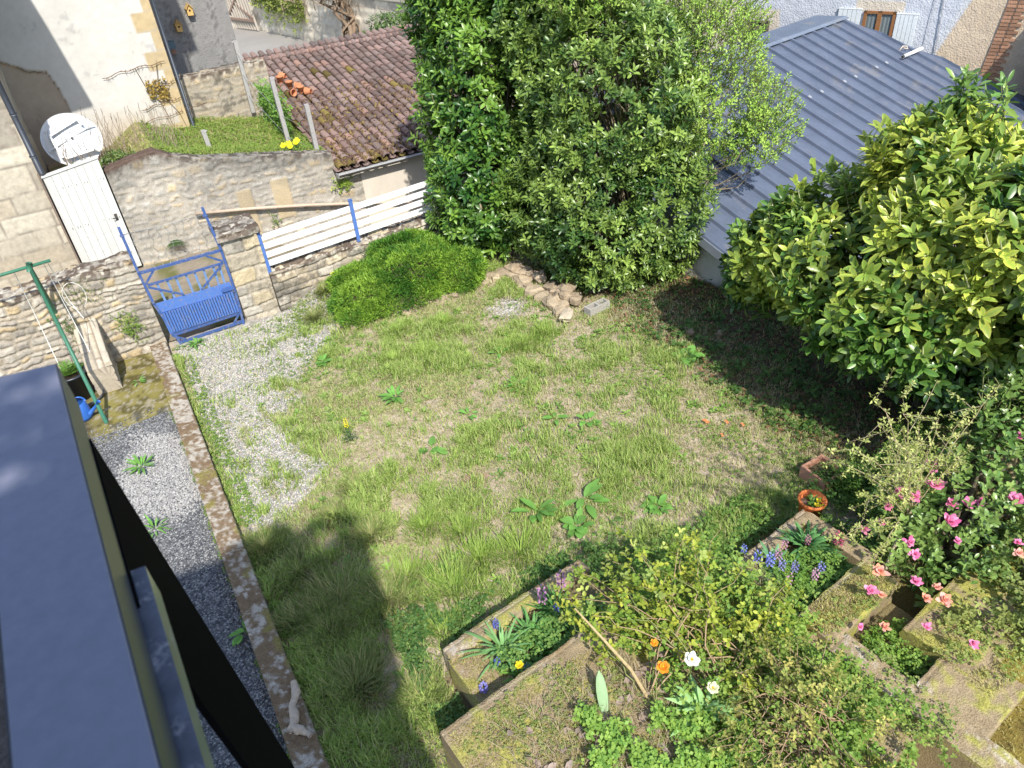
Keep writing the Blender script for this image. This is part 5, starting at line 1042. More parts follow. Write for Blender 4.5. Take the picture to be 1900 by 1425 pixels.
def bell_spike(b, c, h, r_, col, n=26, stem=(.12, .22, .05)):
    r_ = r_*.8; b.tube([A(c), A(c)+A((random.uniform(-.02, .02), random.uniform(-.02, .02), h))], [.005, .004], 5, stem); z0 = h*.55
    for i in range(n):
        f_ = i/n; a = i*2.4; p = A(c)+A((math.cos(a)*r_*.55, math.sin(a)*r_*.55, z0+f_*(h-z0)*1.1)); d = A((math.cos(a), math.sin(a), .1))
        leaves(b, A([p, p]), A([d+A((0, 0, .5)), d-A((0, 0, .4))]), A([(0, 0, 1.), (0, 0, 1.)]), r_*.8, r_*.55, A(col)*random.uniform(.8, 1.25), hi=False)
plants = [
 ('daffodil_clump', (1.50, 3.52, .26), 26, .34, .030, (.13, .25, .09), 'clump of broad blue-green strap leaves in the left planter nearest its left end', 'bulb plant'),
 ('hyacinth_clump', (2.10, 3.56, .26), 34, .32, .030, (.07, .17, .04), 'clump of dark green strap leaves at the right of the left planter under the rose', 'bulb plant'),
 ('tulip_clump', (1.50, 3.22, .26), 16, .22, .028, (.14, .28, .05), 'low leafy clump with a yellow bloom at the front of the left planter', 'bulb plant'),
 ('hyacinth_clump', (4.48, 3.0-.18, .36), 26, .30, .045, (.08, .19, .06), 'broad arching strap leaves at the far corner of the right planter', 'bulb plant'),
 ('strap_leaved_clump', (1.80, 3.50, .26), 30, .28, .03, (.08, .19, .05), 'middle clump of strap leaves in the left planter', 'bulb plant'),
 ('bluebell_clump', (4.1, 2.62, .36), 60, .24, .014, (.17, .30, .05), 'fine grassy bulb leaves filling the middle of the right planter', 'bulb plant'),
 ('tulip_clump', (4.05, 2.83, .38), 12, .26, .05, (.10, .22, .10), 'wide tulip leaves beside the blue flowers of the right planter', 'bulb plant'),
 ('tulip_clump', (2.42, 2.02, .58), 16, .34, .06, (.22, .36, .14), 'pale grey-green tulip leaves with white blooms on the upper terrace', 'bulb plant'),
 ('lily_leaves', (6.2, .95, .45), 22, .28, .05, (.07, .18, .05), 'dark broad-leaved rosette at the right edge of the mossy bank', 'bulb plant'),
]
for nm, c, n, L, wd, col_, lb, ct in plants:
    t = thing(nm, c, lb, ct); b = MB(); strap(b, c, int(n*1.9), L*1.2, wd*.8, tuple(v*1.6 for v in col_), droop=.75, el=(40, 88)); build('leaves', b, M_leaf, t)
    x, y, z = c
    def blm(px, py, h, col2, kind='bell', r_=.03):
        b = MB()
        if kind == 'bell': bell_spike(b, (px, py, z), h, r_, col2)
        else: b.tube([(px, py, z), (px, py, z+h)], .004, 5, (.14, .25, .06)); flower(b, (px, py, z+h), r_, 6, col2, (-.1, -.3, 1), 2, cen=(.8, .55, .04), wid=.8)
        build('bloom', b, M_petal, t)
    if 'nearest its left' in lb: blm(x-.12, y-.12, .16, (.12, .14, .55)); blm(x+.05, y+.2, .2, (.14, .16, .5))
    if 'under the rose' in lb: blm(x-.02, y-.02, .22, (.10, .11, .50)); blm(x+.12, y+.10, .45, (.55, .28, .48), r_=.045); blm(x-.10, y+.08, .42, (.55, .28, .48), r_=.045)
    if 'yellow bloom' in lb: blm(x, y, .22, (.85, .68, .03), 'f', .04); blm(x+.06, y-.02, .18, (.18, .20, .62)); blm(x-.33, y+.05, .14, (.28, .26, .62), r_=.04); blm(x-.30, y-.23, .15, (.12, .10, .5), r_=.045)
    if 'far corner' in lb: blm(x-.03, y-.02, .22, (.5, .2, .3)); blm(x+.2, y-.18, .25, (.45, .10, .16), r_=.05)
    if 'fine grassy' in lb:
        for dx, dy, cc in ((-.08, .10, (.30, .28, .60)), (.0, .02, (.26, .24, .52)), (.18, -.12, (.25, .24, .55)), (-.14, -.04, (.55, .30, .45)), (.08, -.14, (.55, .32, .45)), (-.02, .2, (.5, .28, .42))): blm(x+dx, y+dy, .24, cc, r_=.035)
    if 'wide tulip' in lb: blm(x-.16, y+.06, .24, (.22, .25, .68), r_=.045); blm(x-.10, y-.03, .26, (.22, .25, .66), r_=.045); blm(x-.17, y+.22, .2, (.20, .24, .62)); blm(x+.15, y+.03, .26, (.55, .30, .42))
    if 'white blooms' in lb: blm(x+.05, y+.22, .42, (.85, .84, .78), 'f', .065); blm(x+.04, y-.02, .38, (.84, .84, .55), 'f', .05); blm(x-.14, y+.32, .35, (.88, .32, .03), 'f', .055); blm(x-.06, y+.52, .35, (.85, .34, .03), 'f', .035)
b = MB(); strap(b, (1.80, 2.42, .62), 1, .34, .085, (.30, .45, .24), el=(50, 52), az=1.2, droop=.1)
build('tulip_leaf', b, M_leaf, label='single broad pale grey-green tulip leaf standing on the terrace', cat='leaf')
t = thing('yellow_flower', (1.45, 7.42, 0), 'small dark-leaved plant with one yellow flower spike on the lawn', 'flower')
b = MB(); rosettes(b, A([(1.45, 7.42, .22), (1.47, 7.44, .14), (1.42, 7.4, .12), (1.5, 7.4, .1)]), np.tile(A((0, 0, 1.)), (4, 1)), 1, .3, 16, .08, .016, A((.07, .14, .04)), sp=.012, hi=False); build('leaves', b, M_leaf, t)
b = MB(); bell_spike(b, (1.45, 7.42, .12), .26, .03, (.85, .72, .03), 30); build('bloom', b, M_petal, t)
t = thing('daffodil_clump', (3.55, 15.45, 1.2), 'yellow daffodils on the corner of the raised plot by the tile roof', 'daffodils')
b = MB(); strap(b, (3.55, 15.35, 1.2), 50, .3, .02, (.16, .28, .06)); build('leaves', b, M_leaf, t)
for dx, dy in ((-.25, 0), (-.12, .05), (.02, .02), (.08, .12), (-.15, -.15)):
    b = MB(); b.tube([(3.5+dx, 15.35+dy, 1.2), (3.5+dx, 15.35+dy, 1.48)], .006, 4, (.16, .28, .06)); flower(b, (3.5+dx, 15.35+dy, 1.48), .075, 6, (.85, .75, .03), (-.2, -.6, .7), 1, cen=(.85, .6, .02)); build('bloom', b, M_petal, t)
t = thing('spiky_bulb', (3.32, 11.16, .5), 'tuft of thin grey-green spiky leaves beside the blue fence post', 'bulb plant')
b = MB(); strap(b, (3.32, 11.12, .42), 16, .5, .014, (.22, .32, .18), el=(55, 85)); build('leaves', b, M_leaf, t)
t = thing('yellow_primrose', (2.65, 11.1, .4), 'small yellow primrose on the bank left of the juniper', 'flower'); b = MB()
for k in range(6): flower(b, (2.65+rng.normal()*.05, 11.12+rng.normal()*.03, .53), .035, 5, (.8, .75, .12), layers=1)
rosettes(b, A([(2.65, 11.12, .48)]*3), np.tile(A((0, 0, 1.)), (3, 1)), 1, .4, 8, .08, .025, A((.16, .28, .05)), sp=.002); build('blooms', b, M_petal, t)

# broadleaf weeds one can tell apart
wl = [((2.25, 6.68), 8, .15, .10, 'round-leaved bright green weed on the bare patch left of centre of the lawn'), ((3.8, 7.15), 22, .13, .035, 'dense rosette of narrow leaves in the upper middle of the lawn'),
      ((3.84, 6.26), 7, .14, .07, 'sparse broad-leaved dock to the right of the narrow-leaved rosette'), ((4.14, 5.97), 8, .12, .07, 'low broad-leaved weed just right of the sparse dock'),
      ((2.78, 5.0), 12, .20, .07, 'large dock with long leaves above the left planter'), ((3.3, 4.85), 8, .22, .08, 'dock with three upright long leaves in the lower middle lawn'),
      ((3.0, 4.55), 16, .14, .08, 'leafy weed clump close to the top of the rose bush'), ((6.1, 6.3), 16, .15, .12, 'round-leaved hollyhock seedling at the edge of the laurel shade'),
      ((2.3, 7.95), 16, .15, .055, 'spreading dock in the upper left part of the lawn'), ((2.95, 7.0), 6, .12, .05, 'tiny dock left of the narrow-leaved rosette'),
      ((-.96, 8.52), 26, .16, .03, 'spiky green weed growing in the white pebbles'), ((-.99, 7.27), 20, .15, .02, 'grassy weed in the grey gravel by the railing'),
      ((-.44, 5.25), 14, .11, .05, 'yellow-green weed at the foot of the mossy kerb'), ((1.75, 9.4), 30, .10, .05, 'low clover-like weed clump at the edge of the gravel'), ((4.0, 8.0), 14, .12, .035, 'narrow-leaved rosette near the top of the lawn'),
      ((3.9, 4.3), 26, .12, .06, 'dark leafy weed clump beside the right planter'), ((-.72, 10.6), 10, .10, .02, 'little weed on the mossy slab by the kerb'), ((.25, 11.15), 30, .13, .03, 'tuft of weeds at the foot of the blue gate')]
for (x, y), n, L, W_, lb in wl:
    z = float(gz(A([x]), A([y]))[0]); b = MB(); k = n; a = rng.random(k)*6.28; r_ = rng.random(k)*.5*L; el = np.radians(rng.uniform(8, 50, k))
    P = np.stack([x+np.cos(a)*r_, y+np.sin(a)*r_, np.full(k, z+.03)+rng.random(k)*.04], -1); D = np.stack([np.cos(a)*np.cos(el), np.sin(a)*np.cos(el), np.sin(el)], -1); N2 = np.stack([-np.cos(a)*np.sin(el), -np.sin(a)*np.sin(el), np.cos(el)], -1)
    leaves(b, P, D, N2, L*(.7+.5*rng.random(k)), W_*(.8+.4*rng.random(k)), A((.16, .34, .07))*(.75+.6*rng.random((k, 1))), fold=.2, curl=.35); build('broadleaf_weed', b, M_leaf, label=lb, cat='weed', group='broad-leaved weeds', org=(x, y, z))

# ------------------------------------------------------------------ STUFF: grass, clover, moss tufts, pebbles, litter
def clover(b, X, Y, Zf_, L, col, hmax=.08):
    k = len(X); P = np.stack([X, Y, Zf_+hmax*rng.random(k)], -1); a0 = rng.random(k)*6.28
    for j in range(3):
        a = a0+j*2.094; D = np.stack([np.cos(a), np.sin(a), .25*rng.normal(size=k)+.1], -1); leaves(b, P, D, rng.normal(size=(k, 3))*.35+A((0, 0, 1.)), L*(.7+.6*rng.random(k)), L*.85, col, hi=False, fold=.1)
def blades(b, P, L, wd, col, lean=.5, bend=.5, az=None):
    n = len(P); a = rng.random(n)*6.28 if az is None else az; le = lean*np.abs(rng.normal(size=n))
    d = np.stack([np.cos(a), np.sin(a)], -1); s_ = np.stack([-np.sin(a), np.cos(a), 0*a], -1)*(wd/2*(.7+.6*rng.random(n)))[:, None]
    h1 = L*.5; o1 = h1*np.sin(np.arctan(le)); z1 = h1*np.cos(np.arctan(le)); le2 = le+bend*(.5+rng.random(n)); o2 = o1+L*.5*np.sin(np.arctan(le2)); z2 = z1+L*.5*np.cos(np.arctan(le2))*.9
    M1 = P+np.concatenate([d*o1[:, None], z1[:, None]], 1); M2 = P+np.concatenate([d*o2[:, None], z2[:, None]], 1)
    V = np.stack([P-s_, P+s_, M1+s_*.8, M1-s_*.8, M2], 1).reshape(-1, 3); o = np.arange(n)*5
    b.add(V, [np.stack([o, o+1, o+2, o+3], -1), np.stack([o+3, o+2, o+4], -1)], np.repeat(col, 5, 0))
def inside(x, y):
    ok = (x > -.16)&(y < 11.3)&(x < 8.2+.0*y)
    ok &= ~((x > 1.0)&(x < 2.6)&(y < 3.85+.1*(x-1))&(y > 2.4)) & ~((x > .62)&(y < 2.95+.1*(x-.66))&(x < 4.9)) & ~((x > 3.38)&(x < 4.85)&(y < 3.1))
    return ok
NB = 230000; x = rng.uniform(-.16, 7.9, NB*3); y = rng.uniform(2.2, 11.2, NB*3); q = np.stack([x, y], -1)
dn = .95-.85*bare_w(x, y)-.9*gravel_w(x, y); cl_ = fbm(q, 6.5, 51); dn = dn*(.25+1.5*ss(.38, .62, cl_)); dn = dn*(1-.93*ss(5.7, 6.5, x)*ss(9.8, 8.6, y))
dn = np.maximum(dn, .03); dn *= 1-ss(.6, .2, np.hypot((x-4.8)/1.0, (y-9.1)/.9))*.8; dn *= 1-.9*ss(10.2, 10.6, y)*ss(2.4, 3, x)
ok = inside(x, y)&(rng.random(len(x)) < dn*.9); x, y = x[ok][:NB], y[ok][:NB]; q = np.stack([x, y], -1); n = len(x)
z = gz(x, y); lush = ss(.36, .60, fbm(q, .8, 61)+.25*ss(3.0, 1.6, np.hypot(x-2.3, y-4.6))+.3*ss(1.1, .3, np.hypot((x-4.4)/1.6, (y-8.4)/.9))+.2*ss(1.1, .3, np.hypot((x-2.9)/1.2, (y-9.2)/1.0))-.25*ss(2.8, .8, np.hypot((x-5.0)/1.5, y-4.6))); hh = fbm(q, 2.6, 62)
L_b = .028+.04*rng.random(n)+.095*lush*ss(.38, .62, hh)*(.5+rng.random(n)); dry = np.clip(.60-lush*.5+.32*rng.normal(size=n), 0, 1)
c_ = mix(mix((.23, .36, .07), (.46, .56, .16), rng.random(n)), mix((.50, .47, .22), (.60, .53, .34), rng.random(n)), ss(.35, .75, dry))
b = MB(); blades(b, np.stack([x, y, z], -1), L_b, .0075+.003*rng.random(n), c_, .55, .8)
# flattened dry thatch over the bare patches
k = 70000; x = rng.uniform(.3, 7, k*2); y = rng.uniform(3.2, 10.2, k*2); ok = inside(x, y)&(rng.random(k*2) < .75-.8*gravel_w(x, y)); x, y = x[ok][:k], y[ok][:k]; n = len(x)
blades(b, np.stack([x, y, gz(x, y)+.01], -1), .05+.05*rng.random(n), .006+0*x, mix((.52, .45, .30), (.40, .40, .17), rng.random(n)), 2.2, 1.5)
build('lawn_grass', b, M_grass, kind='stuff', label='patchy green and straw coloured lawn grass', org=(0, 0, 0))
# long tussocks
b = MB(); tus = [(.12, 6.15, .22), (.92, 6.15, .20), (.95, 5.65, .26), (.60, 5.2, .30), (.12, 5.55, .26), (.30, 5.0, .24), (.75, 4.75, .30), (.15, 4.65, .24), (.45, 4.3, .3), (1.05, 6.55, .2), (.2, 3.95, .25), (.62, 3.75, .25), (.35, 5.9, .2), (.05, 5.05, .2), (2.28, 10.95, .2), (2.1, 10.7, .16), (1.3, 5.1, .2), (1.5, 4.5, .26), (1.35, 4.25, .22), (1.9, 4.9, .24), (2.3, 4.5, .24), (1.6, 5.4, .2), (2.0, 5.3, .2), (3.2, 8.7, .2), (4.5, 7.95, .24), (4.75, 8.2, .22), (3.0, 9.4, .22), (3.6, 9.2, .24), (2.7, 8.9, .18)]
for i, (cx_, cy_, R_) in enumerate([(a_+.12*math.sin(7*b_), b_+.12*math.sin(9*a_), c_*(.75+.5*random.random())) for a_, b_, c_ in tus]):
    n = 620 if i < 16 else 420; a = rng.random(n)*6.28; r_ = R_*1.1*rng.random(n)**.9*(.6+.6*vn(np.stack([np.cos(a)+i, np.sin(a)], -1), 1.5, 2)); P = np.stack([cx_+np.cos(a)*r_, cy_+np.sin(a)*r_, gz(cx_+np.cos(a)*r_, cy_+np.sin(a)*r_)], -1)
    dk = i < 16; cA, cB = ((.14, .22, .045), (.44, .40, .18)) if dk else ((.22, .35, .06), (.40, .52, .12)); mixv = rng.random(n)**(1.5 if dk else 1)
    blades(b, P, (R_*.95)*(.35+.75*rng.random(n)), .0075, mix(cA, cB, mixv), .55, .9 if dk else .5, az=a+.5*rng.normal(size=n))
build('long_grass', b, M_grass, kind='stuff', label='long arching grass tussocks beside the kerb and planters', org=(0, 0, 0))
# grass on the raised plot
b = MB(); n = 11000; x = rng.uniform(.3, 4.05, n); y = 15.15+3.2*rng.random(n)**1.2; ok = (fbm(np.stack([x, y], -1), 3, 5) > .38)|(x > 1.5); x, y = x[ok], y[ok]; n = len(x)
blades(b, np.stack([x, y, plot_z(x, y)], -1), .04+.08*rng.random(n), .012, mix((.22, .30, .07), (.50, .50, .18), rng.random(n)), .5, .6)
clover(b, *(lambda x_, y_: (x_, y_, plot_z(x_, y_)))(rng.uniform(.9, 4.05, 7000), rng.uniform(15.1, 18.3, 7000)), .03, A((.22, .34, .06)), .10)
build('plot_grass', b, M_grass, kind='stuff', label='sunlit weeds and grass on the raised plot', org=(0, 0, 0))
# ivy and ground cover in the shade, along planters, on the kerb edge
b = MB(); 
def scat(n, x0, x1, y0, y1, L, c0, c1, hmax=.1, cond=None, zf=gz):
    x = rng.uniform(x0, x1, n); y = rng.uniform(y0, y1, n); k_ = fbm(np.stack([x, y], -1), 3.5, int(n)+3) > .42
    if cond is not None: k_ &= cond(x, y)
    if zf is not gz: k_ &= np.hypot((x-(x0+x1)/2)/(x1-x0)*2, (y-(y0+y1)/2)/(y1-y0)*2) < .75+.5*vn(np.stack([x, y], -1), 7, 3)
    x, y = x[k_], y[k_]; clover(b, x, y, zf(x, y), L, mix(c0, c1, rng.random(len(x))), hmax)
scat(3000, 5.5, 7.8, 3.2, 8.2, .035, (.035, .09, .02), (.09, .18, .04), .13, lambda x, y: inside(x, y)&(x > 5.9-.3*(y < 4)))
scat(260, 5.9, 7.2, 4.2, 7.0, .07, (.06, .13, .03), (.12, .22, .05), .14)
scat(2600, 5.0, 6.4, 3.2, 7.6, .026, (.13, .24, .04), (.24, .36, .07), .07)
scat(2600, .75, 1.25, 2.2, 4.6, .035, (.05, .13, .03), (.14, .24, .06), .12, lambda x, y: inside(x, y))
scat(2600, 1.2, 3.6, 3.75, 4.35, .032, (.06, .14, .03), (.15, .26, .06), .12, inside)
scat(1800, 3.0, 4.8, 3.0, 3.9, .035, (.07, .16, .03), (.18, .30, .06), .14, inside)
scat(2600, -.16, .10, 3.2, 11.3, .022, (.14, .26, .04), (.25, .36, .07), .06)
scat(2000, 1.0, 2.6, 8.6, 11.2, .022, (.12, .22, .04), (.22, .32, .06), .05)
scat(1500, .0, 1.2, 6.8, 10.8, .018, (.14, .24, .04), (.26, .34, .08), .03)
scat(9000, .8, 6.0, 3.9, 10, .021, (.16, .30, .05), (.34, .46, .12), .05, lambda x, y: inside(x, y)&(rng.random(len(x)) < 1-.8*bare_w(x, y))&(gravel_w(x, y) < .6))
scat(1500, 2.2, 5.5, 4.0, 10, .03, (.13, .26, .04), (.24, .36, .08), .06, inside)
scat(700, -.45, .0+(-.42)+.02, 3.2, 9.6, .018, (.12, .2, .04), (.22, .3, .06), .03)
scat(900, 1.75, 2.5, 10.5, 11.3, .02, (.14, .24, .05), (.3, .36, .1), .05)
scat(1000, 5.2, 7.2, .6, 1.6, .04, (.07, .15, .04), (.15, .26, .06), .1, None, lambda x, y: .45+0*x)
scat(2500, 4.7, 6.5, 2.3, 3.6, .035, (.06, .14, .03), (.16, .26, .06), .2, None, lambda x, y: gz(x, y)+.05)
tz = lambda x, y: .60+0*x
scat(1500, 2.2, 3.7, 1.6, 3.4, .036, (.12, .25, .04), (.30, .42, .08), .30, None, lambda x, y: .55+0*x)
scat(900, 3.2, 3.75, .7, 1.9, .03, (.14, .26, .04), (.30, .40, .08), .25, None, lambda x, y: .55+0*x)
scat(1000, 4.9, 6.2, .5, 1.6, .035, (.16, .24, .06), (.32, .36, .12), .3, None, lambda x, y: .5+0*x)
scat(2200, .8, 2.3, 1.4, 2.9, .018, (.18, .26, .06), (.34, .38, .12), .05, None, tz)
scat(3200, 2.2, 3.65, 1.0, 2.85, .03, (.10, .22, .03), (.22, .36, .05), .14, None, lambda x, y: .57+0*x)
for q1, q2 in ((1.42, 2.55), (1.5, 2.35), (1.38, 2.25), (1.55, 2.1), (1.62, 2.42), (1.45, 1.95)): scat(150, q1-.10, q1+.10, q2-.10, q2+.10, .034, (.17, .33, .06), (.34, .50, .10), .18, None, tz)
for q1, q2 in ((1.85, 1.95), (2.05, 1.8), (2.3, 1.95), (2.2, 1.65), (1.9, 1.7), (2.5, 1.75), (2.1, 2.1), (1.75, 2.2), (2.4, 1.55), (1.7, 1.8)): scat(190, q1-.14, q1+.14, q2-.12, q2+.12, .034, (.17, .33, .06), (.32, .48, .09), .18, None, tz)
scat(1500, 3.9, 4.66, 1.25, 1.9, .022, (.10, .22, .03), (.20, .34, .05), .06, None, lambda x, y: .37+0*x)
scat(900, 1.3, 2.5, 3.0, 3.6, .03, (.08, .19, .04), (.17, .3, .07), .12, None, lambda x, y: .26+0*x)
scat(1400, 3.8, 4.7, 2.3, 2.9, .03, (.07, .17, .03), (.16, .27, .05), .12, None, lambda x, y: .34+0*x)
k = 520; x = rng.uniform(.6, 6.2, k); y = rng.uniform(3.9, 10.0, k); ok = inside(x, y)&(fbm(np.stack([x, y], -1), 1.3, 88) > .44)&(gravel_w(x, y) < .5); x, y = x[ok], y[ok]; k = len(x)
P = np.stack([x, y, gz(x, y)+.03], -1); rosettes(b, P, np.tile(A((0, 0, 1.)), (k, 1)), 1, .2, 8, .075, .028, mix((.14, .27, .05), (.28, .42, .09), rng.random(k)), sp=.002, tilt=(45, 85), cvar=.2)
build('ground_cover', b, M_leaf, kind='stuff', label='small-leaved clover, ivy and weeds covering the ground', org=(0, 0, 0))
b = MB()
rz = lambda h: (lambda x, y: h+0*x)
scat(700, 1.25, 2.6, 3.15, 3.55, .036, (.10, .22, .05), (.24, .38, .09), .22, None, rz(.26)); scat(900, 3.75, 4.65, 2.2, 2.85, .034, (.10, .22, .04), (.24, .38, .08), .18, None, rz(.36))
scat(700, 3.95, 4.55, 1.3, 1.9, .026, (.12, .24, .04), (.26, .40, .07), .14, None, rz(.38)); scat(200, 3.7, 4.5, 1.9, 2.35, .02, (.16, .24, .05), (.30, .38, .10), .05, None, rz(.635))
scat(450, 3.5, 4.0, .8, 1.9, .024, (.14, .24, .04), (.34, .38, .12), .08, None, rz(.61)); scat(1200, 4.2, 5.6, .9, 1.6, .022, (.16, .24, .04), (.34, .38, .11), .06, None, rz(.60))
scat(1100, .75, 2.4, 2.5, 3.0, .018, (.18, .24, .05), (.36, .38, .12), .04, None, rz(.60)); scat(900, 2.3, 3.7, 2.6, 3.2, .034, (.10, .22, .04), (.26, .38, .08), .25, None, rz(.5))
scat(1200, 3.0, 3.7, .6, 1.6, .034, (.12, .24, .04), (.28, .40, .08), .20, None, rz(.56))
k = 90; P = np.stack([rng.uniform(3.3, 3.9, k), rng.uniform(1.9, 3.0, k), rng.uniform(.5, .75, k)], -1); rosettes(b, P, np.tile(A((0, 0, 1.)), (k, 1)), .8, .5, 5, .045, .024, mix((.16, .28, .05), (.42, .46, .12), rng.random(k)), sp=.01)
build('planter_greenery', b, M_leaf, kind='stuff', label='small leafy plants spilling over the mossy planter rims', org=(0, 0, 0))
# moss cushions and dry stems on the terraces
b = MB(); n = 9000
for (x0, x1, y0, y1, z_, m_) in ((.7, 2.2, 1.0, 2.95, .60, 16000), (3.7, 4.6, 1.95, 2.25, .635, 2600), (4.3, 5.8, .95, 1.6, .605, 4200), (4.0, 6.0, .2, .95, .44, 3000), (1.05, 1.4, 3.05, 3.7, .335, 1200), (3.42, 3.85, 2.45, 2.95, .43, 1600)):
    x = rng.uniform(x0, x1, m_); y = rng.uniform(y0, y1, m_); k_ = fbm(np.stack([x, y], -1), 4, 33) > .45; x, y = x[k_], y[k_]; n = len(x)
    blades(b, np.stack([x, y, 0*x+z_], -1), .015+.03*rng.random(n)**2, .007+0*x, mix((.28, .27, .07), (.50, .45, .18), rng.random(n)), 1.2, .6)
for (x0, x1, y0, y1, z_, m_) in ((1.0, 2.3, 1.2, 2.8, .61, 2200), (3.45, 3.85, 2.5, 2.95, .44, 700), (4.4, 6.5, .3, 1.0, .46, 500), (2.2, 3.5, 1, 2.6, .58, 900)):
    n = m_; blades(b, np.stack([rng.uniform(x0, x1, n), rng.uniform(y0, y1, n), np.full(n, z_)], -1), .08+.12*rng.random(n), .005+np.zeros(n), mix((.48, .40, .26), (.36, .30, .18), rng.random(n)), 2.0, 1.2)
build('moss', b, M_grass, kind='stuff', label='olive moss and dead stems on the planter tops', org=(0, 0, 0))
# pebbles
def pebs(b, x, y, z, s_, col):
    n = len(x); D = A([(0, 0, 1.), (1, 0, 0), (0, 1, 0), (-1, 0, 0), (0, -1, 0), (0, 0, -1.)]); R = rng.random((n, 6, 1))*.5+.7
    V = D[None]*R*s_[:, None, None]; V[:, :, 2] *= .6; an = rng.random(n)*6.28; c2, s2 = np.cos(an)[:, None], np.sin(an)[:, None]
    V = np.stack([V[..., 0]*c2-V[..., 1]*s2*1.0, V[..., 0]*s2*.75+V[..., 1]*c2*.75, V[..., 2]+.25*V[..., 0]*(rng.random((n, 1))-.5)], -1)+np.stack([x, y, z], -1)[:, None]
    F = A([(0, 1, 2), (0, 2, 3), (0, 3, 4), (0, 4, 1), (5, 2, 1), (5, 3, 2), (5, 4, 3), (5, 1, 4)]); b.add(V.reshape(-1, 3), [(F[None]+(np.arange(n)*6)[:, None, None]).reshape(-1, 3)], np.repeat(col, 6, 0))
b = MB(); n = 42000; x = rng.uniform(-1.9, -.42, n); y = 3.2+6.6*rng.random(n); wp_ = ss(1.15, .75, np.hypot((x+.78)/.48, (y-8.25)/1.0)+.6*(fbm(np.stack([x, y], -1), 5, 5)-.5))
wh_ = rng.random(n) < wp_*.72; k_ = (y < 9.6)|(rng.random(n) < .1); cc = np.where(wh_[:, None], mix((.22, .21, .205), (.44, .43, .405), rng.random(n)), mix((.06, .065, .075), (.34, .34, .33), rng.random(n)**1.8))
pebs(b, x[k_], y[k_], np.full(k_.sum(), .003), .009+.011*rng.random(k_.sum())+.003*wh_[k_], cc[k_])
build('path_gravel', b, M_peb, kind='stuff', label='grey gravel with a patch of white pebbles left of the kerb', org=(0, 0, 0))
b = MB(); n = 110000; x = rng.uniform(-.1, 5.6, n); y = rng.uniform(6.3, 11.3, n); k_ = (rng.random(n) < gravel_w(x, y)); x, y = x[k_], y[k_]; n = len(x)
pebs(b, x, y, gz(x, y)+.004, .008+.011*rng.random(n), mix(mix((.20, .20, .195), (.58, .55, .49), rng.random(n)**1.2), (.52, .42, .32), (rng.random(n) < .15)*.8))
build('garden_gravel', b, M_peb, kind='stuff', label='pale grey gravel inside the blue gate', org=(0, 0, 0))
# litter: dead leaves, soil crumbs, fallen orange petals
b = MB(); n = 2600; x = rng.uniform(5.4, 7.8, n); y = rng.uniform(3.0, 9.8, n); k_ = x > 5.9; x, y = x[k_], y[k_]; n = len(x)
leaves(b, np.stack([x, y, gz(x, y)+.02+.03*rng.random(n)], -1), rsph(n)*A((1, 1, .3)), rsph(n)*.5+A((0, 0, 1.)), .07+.04*rng.random(n), .035, mix((.16, .09, .05), (.30, .17, .09), rng.random(n)), hi=False)
n = 260; x = rng.uniform(1.2, 5.5, n); y = rng.uniform(4, 10, n); leaves(b, np.stack([x, y, gz(x, y)+.03], -1), rsph(n)*A((1, 1, .2)), rsph(n)*.4+A((0, 0, 1.)), .05+.03*rng.random(n), .03, mix((.42, .34, .24), (.5, .44, .34), rng.random(n)), hi=False)
n = 110; x = rng.uniform(1.1, 2.5, n); y = rng.uniform(1.6, 2.7, n); leaves(b, np.stack([x, y, .63+0*x], -1), rsph(n)*A((1, 1, .3)), rsph(n)*.4+A((0, 0, 1.)), .09, .05, mix((.38, .28, .22), (.5, .4, .34), rng.random(n)))
build('leaf_litter', b, M_leaf, kind='stuff', label='dead brown leaves under the shrubs', org=(0, 0, 0))
for i, (x, y, s_, lb) in enumerate(((5.30, 5.05, .07, 'largest orange petal lying on the lawn near the shade edge'), (5.5, 4.9, .05, 'orange petal to the right of the largest orange petal'), (5.62, 4.75, .045, 'small orange petal furthest right on the lawn'), (5.28, 4.75, .04, 'orange petal below the largest orange petal'))):
    b = MB(); leaves(b, A([(x, y, .05), (x+.03, y+.01, .06)]), A([(1, .2, .1), (-.3, 1, .1)]), A([(0, 0, 1.), (0, .2, 1)]), s_, s_*.8, (.80, .30, .12)); build('fallen_petal', b, M_petal, label=lb, cat='petal', group='fallen orange petals')
# vegetation on walls
t = thing('wall_fern', (.63, 14.85, .3), 'dark spiky fern growing at the foot of the rubble wall behind the blue gate', 'fern'); b = MB(); fern(b, (.63, 14.8, .28), 16, .30, (.07, .14, .04), lw=.04, droop=1.0); build('fronds', b, M_leaf, t)
def wallplant(nm, lb, c, n, sx, sz, L, c0, c1, off=.04):
    b = MB(); x = c[0]+rng.normal(size=n)*sx; z = c[2]+rng.normal(size=n)*sz; P = np.stack([x, c[1]-off*rng.random(n), z], -1); rosettes(b, P, np.tile(A((0, -.8, .5)), (n, 1)), .3, .5, 4, L, L*.6, mix(c0, c1, rng.random(n)), sp=.01, hi=False); build(nm, b, M_leaf, label=lb, kind='stuff', org=c)
wallplant('wall_weed', 'bright green ivy patch low on the garden wall beside the stone pier', (-.55, 11.42, .55), 130, .08, .12, .03, (.12, .22, .04), (.24, .34, .07))
wallplant('wall_weed', 'sparse moss and weeds near the top of the garden wall', (-1.0, 11.44, 1.25), 70, .18, .10, .022, (.14, .18, .04), (.22, .26, .06))
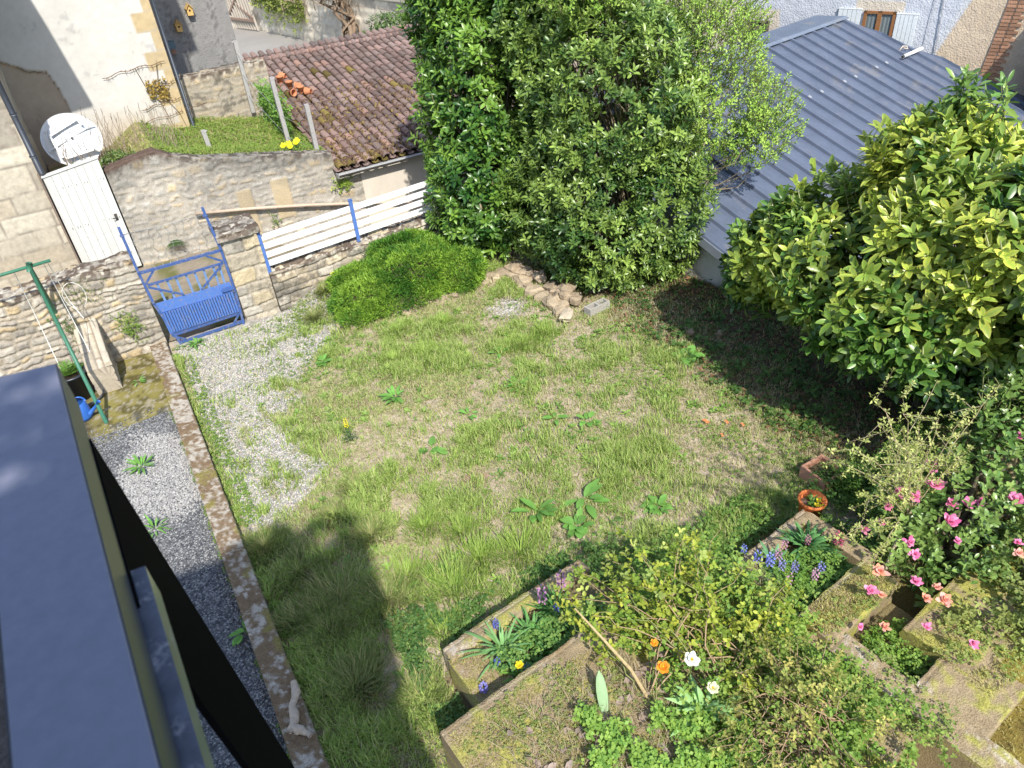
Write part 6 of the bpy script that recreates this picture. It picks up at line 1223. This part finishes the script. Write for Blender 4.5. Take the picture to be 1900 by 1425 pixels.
wallplant('wall_weed', 'dark weeds low on the garden wall left of the stone pier', (-1.35, 11.42, .85), 60, .1, .18, .025, (.08, .14, .04), (.14, .2, .05))
wallplant('eave_plant', 'yellow-green seedling under the corner of the tile roof', (4.15, 14.85, .60), 60, .10, .06, .05, (.20, .32, .05), (.36, .46, .08))
wallplant('eave_plant', 'small green plant hanging below the pipe on the rubble wall', (2.6, 14.85, .22), 26, .05, .07, .035, (.12, .2, .05), (.2, .28, .06))
wallplant('ivy_curtain', 'green creeper hanging beside the grey posts at the shed corner', (3.66, 18.2, 1.75), 800, .07, .22, .06, (.10, .22, .04), (.22, .38, .07), 1.9)
b = MB(); n = 900; s_ = rng.uniform(.4, 5.2, n); P = A([far(a, 1.55-.5*abs(rng.normal())*(1 if a > 1.5 else .5), -.12-.3*random.random()) for a in s_]); rosettes(b, P, np.tile(A((-1., -.3, .3)), (n, 1)), .3, .5, 4, .13, .08, mix((.16, .22, .05), (.32, .36, .08), rng.random(n)), hi=False); build('wall_ivy', b, M_leaf, label='patch of ivy hanging over the far street wall', cat='ivy', org=tuple(far(3, 0)))
# dry stems and brambles by the dish
t = thing('dry_stems', (.4, 16.3, 1.5), 'tall leafless dry stems around the satellite dish', 'dead plants'); b = MB()
for i in range(120):
    x = rng.uniform(-.75, 1.5); y = rng.uniform(15.5, 17.2); h_ = rng.uniform(.5, 1.2); e_ = A((x+rng.normal()*.15, y+rng.normal()*.1, 1.4+h_)); P = limb(b, (x, y, 1.35), e_, .007, .003, 6, .05, 4, (.34, .27, .2))
    for k in range(2, 6):
        if random.random() < .7: b.tube([P[k], P[k]+rsph(1)[0]*.10+A((0, 0, .08))], [.003, .0015], 3, (.34, .27, .2), False)
build('stems', b, M_bark, t)
leafmass('bramble', 'dark green bramble leaves behind the top of the white plank gate', 'bramble', [(-.35, 15.35, 1.85, .55, .2, .16), (.25, 15.35, 1.95, .3, .2, .15)], 330, 5, .06, .035, ((.06, .12, .03), (.14, .2, .05)), trunk=[(-.2, 15.4, 1.5)], up=.5, jit=.5, hi=False, nb=6)
